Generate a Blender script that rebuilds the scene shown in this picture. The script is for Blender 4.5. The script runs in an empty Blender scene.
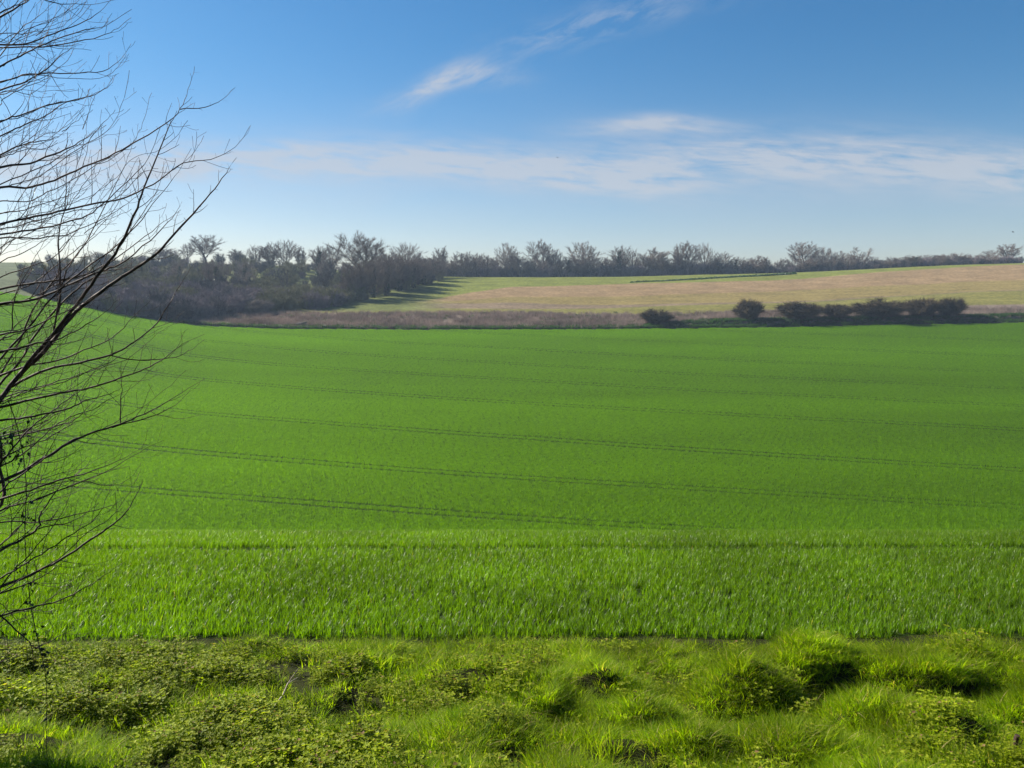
import bpy, math, random
import numpy as np
from mathutils import Vector, Euler

# ------------------------------------------------------------------ camera, world, sun, exposure
scene = bpy.context.scene
F, PITCH, CZ = 850.0, math.radians(5.64), 5.0
cam = bpy.data.cameras.new('camera')
cam.sensor_width = 36.0
cam.lens = 36.0 * F / 1024.0
cam.clip_start, cam.clip_end = 0.05, 20000
camo = bpy.data.objects.new('camera', cam)
camo.location = (0, 0, CZ)
camo.rotation_euler = (math.pi / 2 - PITCH, 0, 0)
scene.collection.objects.link(camo)
scene.camera = camo

SUN_AZ, SUN_EL = math.radians(-62), math.radians(33)
sd = Vector((math.sin(SUN_AZ) * math.cos(SUN_EL), math.cos(SUN_AZ) * math.cos(SUN_EL), math.sin(SUN_EL)))
sun = bpy.data.lights.new('sun', 'SUN')
sun.energy, sun.angle, sun.color = 5.0, math.radians(0.5), (1.0, 0.93, 0.82)
suno = bpy.data.objects.new('sun', sun)
suno.rotation_euler = sd.to_track_quat('Z', 'Y').to_euler()
suno.location = (-40, 20, 60)
scene.collection.objects.link(suno)

scene.view_settings.view_transform = 'Standard'
scene.view_settings.look = 'None'
scene.view_settings.gamma = 1
scene.view_settings.exposure = 1.42
scene.cycles.max_bounces = 8
scene.cycles.transmission_bounces = 6
scene.cycles.transparent_max_bounces = 8
scene.cycles.volume_bounces = 0
scene.cycles.use_adaptive_sampling = True
scene.cycles.use_denoising = True
scene.cycles.denoiser = 'OPENIMAGEDENOISE'
scene.cycles.denoising_input_passes = 'RGB_ALBEDO_NORMAL'
scene.cycles.denoising_prefilter = 'ACCURATE'


def slope_of(row):
    v = (row - 384.0) / F
    return (-math.sin(PITCH) - v * math.cos(PITCH)) / (math.cos(PITCH) - v * math.sin(PITCH))


def pix(col, row, d):
    """point seen at a place in the photo, d metres in front"""
    v = (row - 384.0) / F
    yy = math.cos(PITCH) - v * math.sin(PITCH)
    return Vector(((col - 512.0) / F / yy * d, d, CZ + slope_of(row) * d))


# ---- world: Nishita sky with thin cirrus
world = bpy.data.worlds.new('World')
scene.world = world
world.use_nodes = True
wn, wl = world.node_tree.nodes, world.node_tree.links
wn.clear()


def W(op, a, b=None, c=None):
    n = wn.new('ShaderNodeMath')
    n.operation = op
    for i, x in enumerate((a, b, c)):
        if x is None:
            continue
        if isinstance(x, (int, float)):
            n.inputs[i].default_value = x
        else:
            wl.new(x, n.inputs[i])
    return n.outputs[0]


sky = wn.new('ShaderNodeTexSky')
sky.sky_type = 'NISHITA'
sky.sun_disc = False
sky.sun_elevation = SUN_EL
sky.sun_rotation = SUN_AZ
sky.altitude = 100
sky.air_density = 1.0
sky.dust_density = 0.6
sky.ozone_density = 2.5
tc = wn.new('ShaderNodeTexCoord')
sep = wn.new('ShaderNodeSeparateXYZ')
wl.new(tc.outputs['Generated'], sep.inputs[0])
ysafe = W('MAXIMUM', sep.outputs[1], 0.05)
T = W('DIVIDE', sep.outputs[0], ysafe)
S = W('DIVIDE', sep.outputs[2], ysafe)


def wnoise(sx, sy, scale, detail, rough=0.6, warp=0.0, off=0.0):
    cb = wn.new('ShaderNodeCombineXYZ')
    wl.new(W('MULTIPLY_ADD', T, sx, off), cb.inputs[0])
    wl.new(W('MULTIPLY_ADD', S, sy, W('MULTIPLY', T, warp)), cb.inputs[1])
    n = wn.new('ShaderNodeTexNoise')
    n.inputs['Scale'].default_value = scale
    n.inputs['Detail'].default_value = detail
    n.inputs['Roughness'].default_value = rough
    n.inputs['Distortion'].default_value = 0.3
    wl.new(cb.outputs[0], n.inputs['Vector'])
    return n.outputs['Fac']


def bump1(x, c, w):
    q = W('DIVIDE', W('SUBTRACT', x, c), w)
    return W('POWER', 2.718, W('MULTIPLY', W('MULTIPLY', q, q), -1.0))


def tcol(c):
    return (c - 512.0) / F


def step(x, a, b):
    n = wn.new('ShaderNodeMapRange')
    n.interpolation_type = 'SMOOTHSTEP'
    wl.new(x, n.inputs[0])
    n.inputs[1].default_value, n.inputs[2].default_value = a, b
    return n.outputs[0]


def line_mask(pts, w):
    """soft stroke along s(t)=piecewise linear through (col,row) points"""
    c = wn.new('ShaderNodeFloatCurve')
    cv = c.mapping.curves[0]
    lo, hi = tcol(-400), tcol(1424)
    P = [((tcol(a) - lo) / (hi - lo), slope_of(b)) for a, b in pts]
    while len(cv.points) < len(P):
        cv.points.new(0.5, 0.5)
    for q, (a, b) in zip(cv.points, P):
        q.location = (a, b * 2)
    c.mapping.update()
    wl.new(W('DIVIDE', W('SUBTRACT', T, lo), hi - lo), c.inputs['Value'])
    return bump1(S, W('MULTIPLY', c.outputs[0], 0.5), w)


n_fine = wnoise(4.4, 26, 3.3, 8, 0.62, 2.2)
n_big = wnoise(3, 9, 1.4, 4, 0.55, 1.0, 3.1)
n_wisp = wnoise(9, 26, 2.2, 6, 0.66, -9.0, 7.7)
px = 1.0 / F
b1 = W('MULTIPLY', line_mask([(-400, 172), (100, 166), (300, 160), (480, 164), (690, 186), (1000, 196), (1424, 205)], 17 * px),
       W('SUBTRACT', 1.0, step(T, tcol(600), tcol(740))))
b2 = W('MULTIPLY', line_mask([(-400, 170), (500, 158), (720, 160), (860, 160), (1000, 172), (1424, 196)], 22 * px),
       step(T, tcol(500), tcol(760)))
b3 = W('MULTIPLY', line_mask([(-400, 126), (590, 128), (650, 123), (720, 126), (1424, 130)], 8 * px), bump1(T, tcol(652), 66 * px))
b4 = W('MULTIPLY', line_mask([(-400, 104), (395, 106), (430, 88), (465, 74), (540, 78), (1424, 84)], 11 * px), bump1(T, tcol(452), 52 * px))
b5 = W('MULTIPLY', line_mask([(-400, 90), (360, 112), (480, 56), (560, 34), (640, 10), (720, -6), (1424, -60)], 15 * px), bump1(T, tcol(600), 105 * px))
b6 = W('MULTIPLY', bump1(S, slope_of(178), 46 * px), 0.30)
bands = W('ADD', W('ADD', W('MULTIPLY', b1, W('MULTIPLY_ADD', n_fine, 3.2, -1.02)), W('MULTIPLY', b2, W('MULTIPLY_ADD', n_fine, 2.9, -1.0))),
          W('ADD', W('MULTIPLY', b3, W('MULTIPLY_ADD', n_fine, 2.0, -0.30)),
            W('ADD', W('MULTIPLY', b4, W('MULTIPLY_ADD', n_wisp, 2.6, -0.75)), W('MULTIPLY', b5, W('MULTIPLY_ADD', n_wisp, 1.5, -0.60)))))
veil = W('MULTIPLY', b6, W('MULTIPLY_ADD', n_big, 2.0, -0.35))
cloud = W('MINIMUM', W('MAXIMUM', W('ADD', bands, veil), 0.0), 0.72)
hs = wn.new('ShaderNodeHueSaturation')
hs.inputs['Saturation'].default_value = 1.25
wl.new(sky.outputs[0], hs.inputs['Color'])
tint = wn.new('ShaderNodeMixRGB')
tint.blend_type = 'MULTIPLY'
tint.inputs[0].default_value = 1.0
tg = wn.new('ShaderNodeMixRGB')
wl.new(step(S, 0.0, 0.33), tg.inputs[0])
tg.inputs[1].default_value = (1.12, 1.02, 1.08, 1)
tg.inputs[2].default_value = (0.63, 0.95, 1.07, 1)
wl.new(tg.outputs[0], tint.inputs[2])
wl.new(hs.outputs[0], tint.inputs[1])
mixc = wn.new('ShaderNodeMixRGB')
wl.new(cloud, mixc.inputs[0])
wl.new(tint.outputs[0], mixc.inputs[1])
mixc.inputs[2].default_value = (5.4, 5.6, 6.0, 1)
bg = wn.new('ShaderNodeBackground')
bg.inputs[1].default_value = 0.0405
wl.new(mixc.outputs[0], bg.inputs[0])
wo = wn.new('ShaderNodeOutputWorld')
wl.new(bg.outputs[0], wo.inputs[0])

# ------------------------------------------------------------------ helpers
rng = np.random.default_rng(7)
col0 = scene.collection


def vnoise(x, y, seed=0):
    xi, yi = np.floor(x).astype(np.int64), np.floor(y).astype(np.int64)
    fx, fy = x - xi, y - yi
    fx, fy = fx * fx * (3 - 2 * fx), fy * fy * (3 - 2 * fy)

    def h(a, b):
        n = (a * 374761393 + b * 668265263 + seed * 974634777) & 0xFFFFFFFF
        n = ((n ^ (n >> 13)) * 1274126177) & 0xFFFFFFFF
        return ((n ^ (n >> 16)) & 0xFFFF) / 65535.0
    return (h(xi, yi) * (1 - fx) + h(xi + 1, yi) * fx) * (1 - fy) + (h(xi, yi + 1) * (1 - fx) + h(xi + 1, yi + 1) * fx) * fy


def fbm(x, y, seed=0, octv=4):
    s, a = 0, 0.5
    for i in range(octv):
        s = s + a * vnoise(x * 2 ** i, y * 2 ** i, seed + i)
        a *= 0.5
    return s


def sstep(x, a, b):
    q = np.clip((x - a) / (b - a), 0, 1)
    return q * q * (3 - 2 * q)


def mesh_np(name, V, faces, attrs=None, smooth=False):
    """faces: list of integer arrays (n,3) or (n,4)"""
    me = bpy.data.meshes.new(name)
    V = np.asarray(V, np.float32)
    me.vertices.add(len(V))
    me.vertices.foreach_set('co', V.ravel())
    faces = [np.asarray(f, np.int32) for f in faces if len(f)]
    nl = sum(f.size for f in faces)
    npoly = sum(len(f) for f in faces)
    me.loops.add(nl)
    me.loops.foreach_set('vertex_index', np.concatenate([f.ravel() for f in faces]) if nl else np.zeros(0, np.int32))
    me.polygons.add(npoly)
    tot = np.concatenate([np.full(len(f), f.shape[1], np.int32) for f in faces])
    st = np.concatenate([[0], np.cumsum(tot)[:-1]]).astype(np.int32)
    me.polygons.foreach_set('loop_start', st)
    me.polygons.foreach_set('loop_total', tot)
    me.polygons.foreach_set('use_smooth', np.full(npoly, smooth))
    me.update(calc_edges=True)
    for k, (typ, arr) in (attrs or {}).items():
        a = me.attributes.new(k, typ, 'POINT')
        arr = np.asarray(arr, np.float32)
        a.data.foreach_set({'FLOAT': 'value', 'FLOAT_COLOR': 'color', 'FLOAT_VECTOR': 'vector'}[typ], arr.ravel())
    return me


def obj(name, me, mat=None, parent=None, link=True):
    o = bpy.data.objects.new(name, me)
    if mat is not None and me is not None:
        me.materials.clear()
        me.materials.append(mat)
    if link:
        col0.objects.link(o)
    if parent is not None:
        o.parent = parent
    return o


def tag(o, label=None, cat=None, group=None, kind=None):
    if label:
        o['label'] = label
    if cat:
        o['category'] = cat
    if group:
        o['group'] = group
    if kind:
        o['kind'] = kind
    return o


class MB:
    def __init__(s):
        s.v, s.q, s.t, s.n, s.c = [], [], [], 0, []

    def add(s, V, quads=None, tris=None, c=None):
        V = np.asarray(V, float)
        s.v.append(V)
        s.c.append(np.full(len(V), 0.5 if c is None else c))
        if quads is not None and len(quads):
            s.q.append(np.asarray(quads) + s.n)
        if tris is not None and len(tris):
            s.t.append(np.asarray(tris) + s.n)
        s.n += len(V)

    def tube(s, P, R, k=5, c=None, cap=True):
        P = np.asarray(P, float)
        R = np.asarray(R, float)
        n = len(P)
        tg = np.gradient(P, axis=0)
        tg /= np.linalg.norm(tg, axis=1)[:, None] + 1e-9
        ref = np.array([0.31, 0.23, 0.92])
        a = np.cross(tg, ref)
        bad = np.linalg.norm(a, axis=1) < 0.15
        a[bad] = np.cross(tg[bad], [1, 0, 0])
        a /= np.linalg.norm(a, axis=1)[:, None] + 1e-9
        b = np.cross(tg, a)
        ang = np.arange(k) * 2 * math.pi / k
        V = (P[:, None] + R[:, None, None] * (np.cos(ang)[None, :, None] * a[:, None] + np.sin(ang)[None, :, None] * b[:, None])).reshape(-1, 3)
        q = []
        for i in range(n - 1):
            for j in range(k):
                q.append((i * k + j, i * k + (j + 1) % k, (i + 1) * k + (j + 1) % k, (i + 1) * k + j))
        s.add(V, q, None, c)
        if cap:
            s.add(np.vstack([V[-k:], P[-1:]]), None, [(j, (j + 1) % k, k) for j in range(k)], c)

    def mesh(s, name, smooth=True):
        f = []
        if s.q:
            f.append(np.vstack(s.q))
        if s.t:
            f.append(np.vstack(s.t))
        return mesh_np(name, np.vstack(s.v), f, {'tint': ('FLOAT', np.concatenate(s.c))}, smooth)


# ------------------------------------------------------------------ materials
def newmat(name):
    m = bpy.data.materials.new(name)
    m.use_nodes = True
    nt = m.node_tree
    nt.nodes.clear()
    return m, nt, nt.nodes, nt.links


def leaf_mat(name, c0, c1, trans=0.45, tcol_=None, rough=0.5, spec=0.4, dry=None, vary=0.25, nscale=0.4, macro=0.0):
    """thin leaf: diffuse/gloss plus light coming through; tint attribute mixes c0..c1 (dry above 0.9)"""
    m, nt, N, L = newmat(name)
    at = N.new('ShaderNodeAttribute')
    at.attribute_name = 'tint'
    rp = N.new('ShaderNodeValToRGB')
    rp.color_ramp.elements[0].color = (*c0, 1)
    rp.color_ramp.elements[1].color = (*c1, 1)
    rp.color_ramp.elements[1].position = 0.86
    if dry:
        e = rp.color_ramp.elements.new(0.93)
        e.color = (*dry, 1)
    L.new(at.outputs['Fac'], rp.inputs[0])
    geo = N.new('ShaderNodeNewGeometry')
    nz = N.new('ShaderNodeTexNoise')
    nz.inputs['Scale'].default_value = nscale
    nz.inputs['Detail'].default_value = 4
    L.new(geo.outputs['Position'], nz.inputs['Vector'])
    mr = N.new('ShaderNodeMapRange')
    L.new(nz.outputs['Fac'], mr.inputs[0])
    mr.inputs[1].default_value, mr.inputs[2].default_value = 0.3, 0.7
    mr.inputs[3].default_value, mr.inputs[4].default_value = 1 - vary, 1 + vary
    mu = N.new('ShaderNodeMixRGB')
    mu.blend_type = 'MULTIPLY'
    mu.inputs[0].default_value = 1
    L.new(rp.outputs[0], mu.inputs[1])
    L.new(mr.outputs[0], mu.inputs[2])
    if macro:
        mp = N.new('ShaderNodeMapping')
        mp.inputs['Scale'].default_value = (0.006, 0.035, 0.0)
        mp.inputs['Rotation'].default_value = (0, 0, 0.30)
        L.new(geo.outputs['Position'], mp.inputs[0])
        n2 = N.new('ShaderNodeTexNoise')
        n2.inputs['Scale'].default_value = 1.0
        n2.inputs['Detail'].default_value = 3
        L.new(mp.outputs[0], n2.inputs['Vector'])
        m2 = N.new('ShaderNodeMapRange')
        L.new(n2.outputs['Fac'], m2.inputs[0])
        m2.inputs[1].default_value, m2.inputs[2].default_value = 0.32, 0.68
        m2.inputs[3].default_value, m2.inputs[4].default_value = 1 - macro, 1 + macro
        mq = N.new('ShaderNodeMixRGB')
        mq.blend_type = 'MULTIPLY'
        mq.inputs[0].default_value = 1
        L.new(mu.outputs[0], mq.inputs[1])
        L.new(m2.outputs[0], mq.inputs[2])
        mu = mq
    p = N.new('ShaderNodeBsdfPrincipled')
    p.inputs['Roughness'].default_value = rough
    p.inputs['Specular IOR Level'].default_value = spec
    L.new(mu.outputs[0], p.inputs['Base Color'])
    tr = N.new('ShaderNodeBsdfTranslucent')
    tm = N.new('ShaderNodeMixRGB')
    tm.blend_type = 'MULTIPLY'
    tm.inputs[0].default_value = 1
    tm.inputs[2].default_value = (*(tcol_ or (1.7, 2.0, 0.9)), 1)
    L.new(mu.outputs[0], tm.inputs[1])
    L.new(tm.outputs[0], tr.inputs[0])
    mx = N.new('ShaderNodeMixShader')
    mx.inputs[0].default_value = trans
    L.new(p.outputs[0], mx.inputs[1])
    L.new(tr.outputs[0], mx.inputs[2])
    o = N.new('ShaderNodeOutputMaterial')
    L.new(mx.outputs[0], o.inputs[0])
    return m


def bark_mat(name, c0, c1, scale=6.0, rough=0.85, spec=0.2):
    m, nt, N, L = newmat(name)
    geo = N.new('ShaderNodeTexCoord')
    nz = N.new('ShaderNodeTexNoise')
    nz.inputs['Scale'].default_value = scale
    nz.inputs['Detail'].default_value = 6
    L.new(geo.outputs['Object'], nz.inputs['Vector'])
    rp = N.new('ShaderNodeValToRGB')
    rp.color_ramp.elements[0].color = (*c0, 1)
    rp.color_ramp.elements[1].color = (*c1, 1)
    rp.color_ramp.elements[0].position, rp.color_ramp.elements[1].position = 0.35, 0.68
    L.new(nz.outputs['Fac'], rp.inputs[0])
    p = N.new('ShaderNodeBsdfPrincipled')
    p.inputs['Roughness'].default_value = rough
    p.inputs['Specular IOR Level'].default_value = spec
    L.new(rp.outputs[0], p.inputs['Base Color'])
    o = N.new('ShaderNodeOutputMaterial')
    L.new(p.outputs[0], o.inputs[0])
    return m


def ground_mat(name, c0, c1, c2, scale, bump=0.4, use_attr=False):
    m, nt, N, L = newmat(name)
    geo = N.new('ShaderNodeNewGeometry')

    def noise(s, d):
        n = N.new('ShaderNodeTexNoise')
        n.inputs['Scale'].default_value = s
        n.inputs['Detail'].default_value = d
        n.inputs['Roughness'].default_value = 0.65
        L.new(geo.outputs['Position'], n.inputs['Vector'])
        return n
    n1, n2 = noise(scale, 8), noise(scale * 0.13, 5)
    p = N.new('ShaderNodeBsdfPrincipled')
    p.inputs['Roughness'].default_value = 0.95
    p.inputs['Specular IOR Level'].default_value = 0.03
    if use_attr:
        at = N.new('ShaderNodeAttribute')
        at.attribute_name = 'zone'
        base = at.outputs['Color']
        for nn, lo, hi in ((n1, 0.55, 1.45), (n2, 0.78, 1.22)):
            mr = N.new('ShaderNodeMapRange')
            L.new(nn.outputs['Fac'], mr.inputs[0])
            mr.inputs[1].default_value, mr.inputs[2].default_value = 0.3, 0.7
            mr.inputs[3].default_value, mr.inputs[4].default_value = lo, hi
            mu = N.new('ShaderNodeMixRGB')
            mu.blend_type = 'MULTIPLY'
            mu.inputs[0].default_value = 1
            L.new(base, mu.inputs[1])
            L.new(mr.outputs[0], mu.inputs[2])
            base = mu.outputs[0]
        L.new(base, p.inputs['Base Color'])
    else:
        rp = N.new('ShaderNodeValToRGB')
        rp.color_ramp.elements[0].color = (*c0, 1)
        rp.color_ramp.elements[1].color = (*c2, 1)
        rp.color_ramp.elements[0].position, rp.color_ramp.elements[1].position = 0.3, 0.72
        e = rp.color_ramp.elements.new(0.5)
        e.color = (*c1, 1)
        L.new(n1.outputs['Fac'], rp.inputs[0])
        L.new(rp.outputs[0], p.inputs['Base Color'])
    bp = N.new('ShaderNodeBump')
    bp.inputs['Strength'].default_value = bump
    bp.inputs['Distance'].default_value = 0.3 / scale
    L.new(n1.outputs['Fac'], bp.inputs['Height'])
    L.new(bp.outputs[0], p.inputs['Normal'])
    o = N.new('ShaderNodeOutputMaterial')
    L.new(p.outputs[0], o.inputs[0])
    return m


M_crop = leaf_mat('wheat_leaf', (0.043, 0.096, 0.002), (0.112, 0.182, 0.006), 0.50, (1.9, 2.1, 0.33), 0.38, 0.26, dry=(0.30, 0.25, 0.10), vary=0.25)
M_cropfar = leaf_mat('wheat_leaf_sward', (0.060, 0.132, 0.0015), (0.104, 0.192, 0.003), 0.54, (1.9, 2.1, 0.30), 0.6, 0.05, vary=0.22, nscale=2.4, macro=0.17)
M_grass = leaf_mat('verge_grass_leaf', (0.088, 0.162, 0.003), (0.225, 0.285, 0.008), 0.58, (1.85, 2.0, 0.36), 0.6, 0.10, dry=(0.40, 0.32, 0.14), vary=0.36, nscale=1.6)
M_nettle = leaf_mat('nettle_leaf', (0.078, 0.128, 0.004), (0.255, 0.29, 0.016), 0.45, (1.85, 1.95, 0.33), 0.6, 0.12, dry=(0.20, 0.13, 0.06), vary=0.35, nscale=2.2)
M_weed = leaf_mat('dead_stalk', (0.145, 0.112, 0.096), (0.25, 0.195, 0.165), 0.2, (1.2, 1.1, 1.0), 0.8, 0.1, vary=0.4, nscale=0.12)
M_bank = leaf_mat('bank_leaf', (0.02, 0.045, 0.010), (0.045, 0.085, 0.016), 0.35, (1.5, 1.8, 0.7), 0.5, 0.3, vary=0.3, nscale=0.3)
M_ivy = leaf_mat('ivy_leaf', (0.012, 0.024, 0.010), (0.035, 0.055, 0.02), 0.2, (1.4, 1.6, 0.8), 0.45, 0.3, vary=0.3, nscale=0.5)
M_trunk = bark_mat('tree_bark', (0.045, 0.038, 0.034), (0.12, 0.105, 0.09), 3)
M_twig = bark_mat('bare_twig', (0.118, 0.088, 0.072), (0.200, 0.153, 0.124), 0.5)
M_twigpale = bark_mat('pale_bare_twig', (0.17, 0.14, 0.12), (0.29, 0.24, 0.20), 0.5)
M_shrub = bark_mat('shrub_twig', (0.145, 0.112, 0.118), (0.265, 0.21, 0.215), 0.5)
M_olive = bark_mat('olive_twig', (0.12, 0.11, 0.05), (0.21, 0.19, 0.09), 0.5)
M_darktwig = bark_mat('dark_twig', (0.045, 0.040, 0.042), (0.09, 0.078, 0.078), 0.5)
M_haw = bark_mat('hawthorn_twig', (0.045, 0.032, 0.018), (0.110, 0.078, 0.042), 0.6)
M_near = bark_mat('near_bark', (0.022, 0.015, 0.012), (0.085, 0.048, 0.036), 25, 0.7, 0.15)
M_soil = ground_mat('verge_soil', (0.008, 0.009, 0.003), (0.019, 0.022, 0.007), (0.036, 0.034, 0.014), 9.0, 0.8)
M_field = ground_mat('field_soil', (0.010, 0.020, 0.003), (0.016, 0.030, 0.004), (0.022, 0.034, 0.007), 3.0, 0.5)
M_hill = ground_mat('hill_grass_and_stubble', None, None, None, 0.9, 0.5, True)

# ------------------------------------------------------------------ terrain height
DK = np.array([48., 61, 74, 98, 122, 150, 175, 200])
RK = np.array([531., 498, 470, 425, 394, 366, 345, 328])
TK = np.array([-1.4, -0.75, -0.6, -0.48, -0.38, -0.28, -0.1, 0.1, 0.3, 0.5, 0.6, 0.75, 1.4])
EDGE = [282, 284, 289, 310, 324, 328, 329, 328, 326, 323, 321, 319, 318]        # far edge of the crop at 200 m
H215 = [279, 280, 285, 302, 315, 318.5, 319, 318.5, 317, 315, 313, 311, 310]
H260 = [272, 273, 275, 285, 293, 299, 300, 302, 301, 297, 293, 290, 288]
H320 = [265, 265, 266, 272, 275, 278, 285, 286, 284, 279, 275, 273, 272]
H390 = [262, 262, 263, 263, 263, 265, 277, 277, 273.5, 265.5, 263, 262, 262]    # crest
so = np.vectorize(slope_of)


def build_table():
    ys = np.concatenate([np.arange(-60, 30, 0.5), np.arange(30, 460, 1.0), [520, 650, 900, 1400, 2200, 3500]])
    base_y = [-60, -20, 0, 3, 5.6, 7.5, 9.5, 12, 15, 18, 21, 25, 30, 36, 42]
    base_z = [14, 3.6, -1.65, -2.43, -3.08, -3.43, -3.74, -4.05, -4.50, -5.08, -5.95, -7.15, -8.7, -10.6, -12.2]
    tab = np.zeros((len(TK), len(ys)))
    for i in range(len(TK)):
        yk = list(base_y)
        zk = list(base_z)
        ez = slope_of(EDGE[i]) * 200
        cz = slope_of(328) * 200
        for d, r in zip(DK, RK):
            w = float(np.clip((d - 70) / 130, 0, 1)) ** 1.6
            yk.append(d)
            zk.append(slope_of(r) * d + (ez - cz) * w - 0.2)
        for d, rr in ((215, H215), (260, H260), (320, H320), (390, H390)):
            yk.append(d)
            zk.append(slope_of(rr[i]) * d)
        zc = zk[-1]
        yk += [430, 520, 900, 3500]
        zk += [zc - 0.6, zc - 5, zc - 22, zc - 40]
        # smooth cubic through knots
        yk, zk = np.array(yk, float), np.array(zk, float)
        dz = np.gradient(zk, yk)
        j = np.clip(np.searchsorted(yk, ys) - 1, 0, len(yk) - 2)
        h = yk[j + 1] - yk[j]
        u = (ys - yk[j]) / h
        tab[i] = (2 * u**3 - 3 * u**2 + 1) * zk[j] + (u**3 - 2 * u**2 + u) * h * dz[j] + (-2 * u**3 + 3 * u**2) * zk[j + 1] + (u**3 - u**2) * h * dz[j + 1]
    return ys, tab


YS, TAB = build_table()
TF = np.linspace(-1.4, 1.4, 141)
TABF = np.array([np.interp(TF, TK, TAB[:, j]) for j in range(len(YS))]).T
ker = np.exp(-np.linspace(-2, 2, 9) ** 2)
ker /= ker.sum()
pad = np.pad(TABF, ((4, 4), (0, 0)), mode='edge')
TABF = sum(ker[k] * pad[k:k + len(TF)] for k in range(9))


def crop_edge(x):
    return 8.92 + 0.05 * np.sin(x * 1.7) + 0.05 * np.sin(x * 4.1 + 1) + 0.012 * x


BUMPS = []
_r = random.Random(11)
for _ in range(150):
    y = _r.uniform(3.4, 8.9)
    x = _r.uniform(-1.0, 1.0) * (y * 0.75 + 1)
    BUMPS.append((x, y, _r.uniform(0.12, 0.32), _r.uniform(0.03, 0.13) * (1.2 if x > 0.6 else 0.8)))


def verge_relief(x, y):
    h = 0.07 * (fbm(x * 1.6, y * 1.6, 3) - 0.47) + 0.05 * (fbm(x * 5, y * 5, 9) - 0.47)
    for bx, by, r, a in BUMPS:
        d2 = ((x - bx) / (1.5 * r)) ** 2 + ((y - by) / r) ** 2
        h = h + 1.15 * a * np.exp(-d2 * 1.6)
    # turf bank with an undercut front, hollows before it, and hummocks (right side of the verge)
    cy = 7.22 - 0.24 * (x - 2.5) + 0.10 * np.sin(x * 5)
    along = sstep(x, 2.15, 2.6) * (1 - sstep(x, 4.6, 5.3))
    d = y - cy
    h = h + along * 0.19 * sstep(d, -0.30, 0.04) * (1 - sstep(d, 0.15, 0.8))
    h = h - along * 0.44 * sstep(d, -0.95, -0.40) * (1 - sstep(d, -0.34, 0.02))
    cy2 = 6.30 - 0.10 * (x - 3.2) + 0.10 * np.sin(x * 4 + 2)
    al2 = sstep(x, 3.0, 3.4) * (1 - sstep(x, 5.2, 6.0))
    d = y - cy2
    h = h + al2 * 0.22 * sstep(d, -0.30, 0.05) * (1 - sstep(d, 0.2, 0.7))
    h = h - al2 * 0.32 * sstep(d, -0.8, -0.38) * (1 - sstep(d, -0.32, 0.0))
    for bx, by, r, a in ((1.75, 6.3, 0.35, -0.20), (1.35, 6.9, 0.25, -0.10), (2.2, 6.0, 0.3, -0.16), (2.0, 6.75, 0.3, 0.16), (-1.2, 6.3, 0.3, -0.12),
                         (-0.3, 6.6, 0.3, -0.12), (0.25, 6.1, 0.25, -0.14), (0.1, 7.1, 0.25, -0.10), (4.3, 6.15, 0.35, 0.13), (-2.9, 5.9, 0.3, -0.14),
                         (-3.3, 5.6, 0.3, 0.12), (0.75, 5.8, 0.25, -0.15), (-0.1, 5.75, 0.3, 0.12), (1.2, 7.4, 0.3, -0.08)):
        h = h + (1.5 * a if a < 0 else a) * np.exp(-(((x - bx) / (1.4 * r)) ** 2 + ((y - by) / r) ** 2))
    return h


def hz(x, y):
    """terrain height in world z"""
    x, y = np.asarray(x, float), np.asarray(y, float)
    tt = np.clip(x / np.maximum(y, 40.0), -1.399, 1.399)
    fi = (tt + 1.4) / 2.8 * 140
    i = np.clip(np.floor(fi).astype(int), 0, 139)
    u = fi - i
    yc = np.clip(y, -60, 3499)
    j = np.clip(np.searchsorted(YS, yc, side='right') - 1, 0, len(YS) - 2)
    v = (yc - YS[j]) / (YS[j + 1] - YS[j])
    z = (TABF[i, j] * (1 - u) + TABF[i + 1, j] * u) * (1 - v) + (TABF[i, j + 1] * (1 - u) + TABF[i + 1, j + 1] * u) * v
    near = sstep(y, 2.5, 3.5) * (1 - sstep(y, crop_edge(x) - 0.55, crop_edge(x) - 0.05))
    if np.any(near > 0):
        z = z + near * verge_relief(x, y)
    z = z + 0.35 * (fbm(x * 0.035 + 40, y * 0.035, 21, 3) - 0.44) * sstep(y, 55, 80) * (1 - sstep(y, 205, 240))
    z = z + 1.0 * sstep(x / np.maximum(y, 1), 0.13, 0.27) * sstep(y, 202.2, 203.4) * (1 - sstep(y, 204.5, 211))
    z = z + 1.1 * (fbm(x * 0.02, y * 0.02 + 9, 31, 3) - 0.44) * sstep(y, 205, 240)
    return z + CZ


def ground_at(col, row, lo=45.0, hi=430.0):
    """world point of the terrain seen at (col,row), found by marching outwards"""
    d = np.arange(lo, hi, 0.25)
    v = (row - 384.0) / F
    yy = math.cos(PITCH) - v * math.sin(PITCH)
    x = (col - 512.0) / F / yy * d
    z = CZ + slope_of(row) * d
    below = np.nonzero(z <= hz(x, d))[0]
    k = below[0] if len(below) else len(d) - 1
    return float(x[k]), float(d[k])


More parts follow.
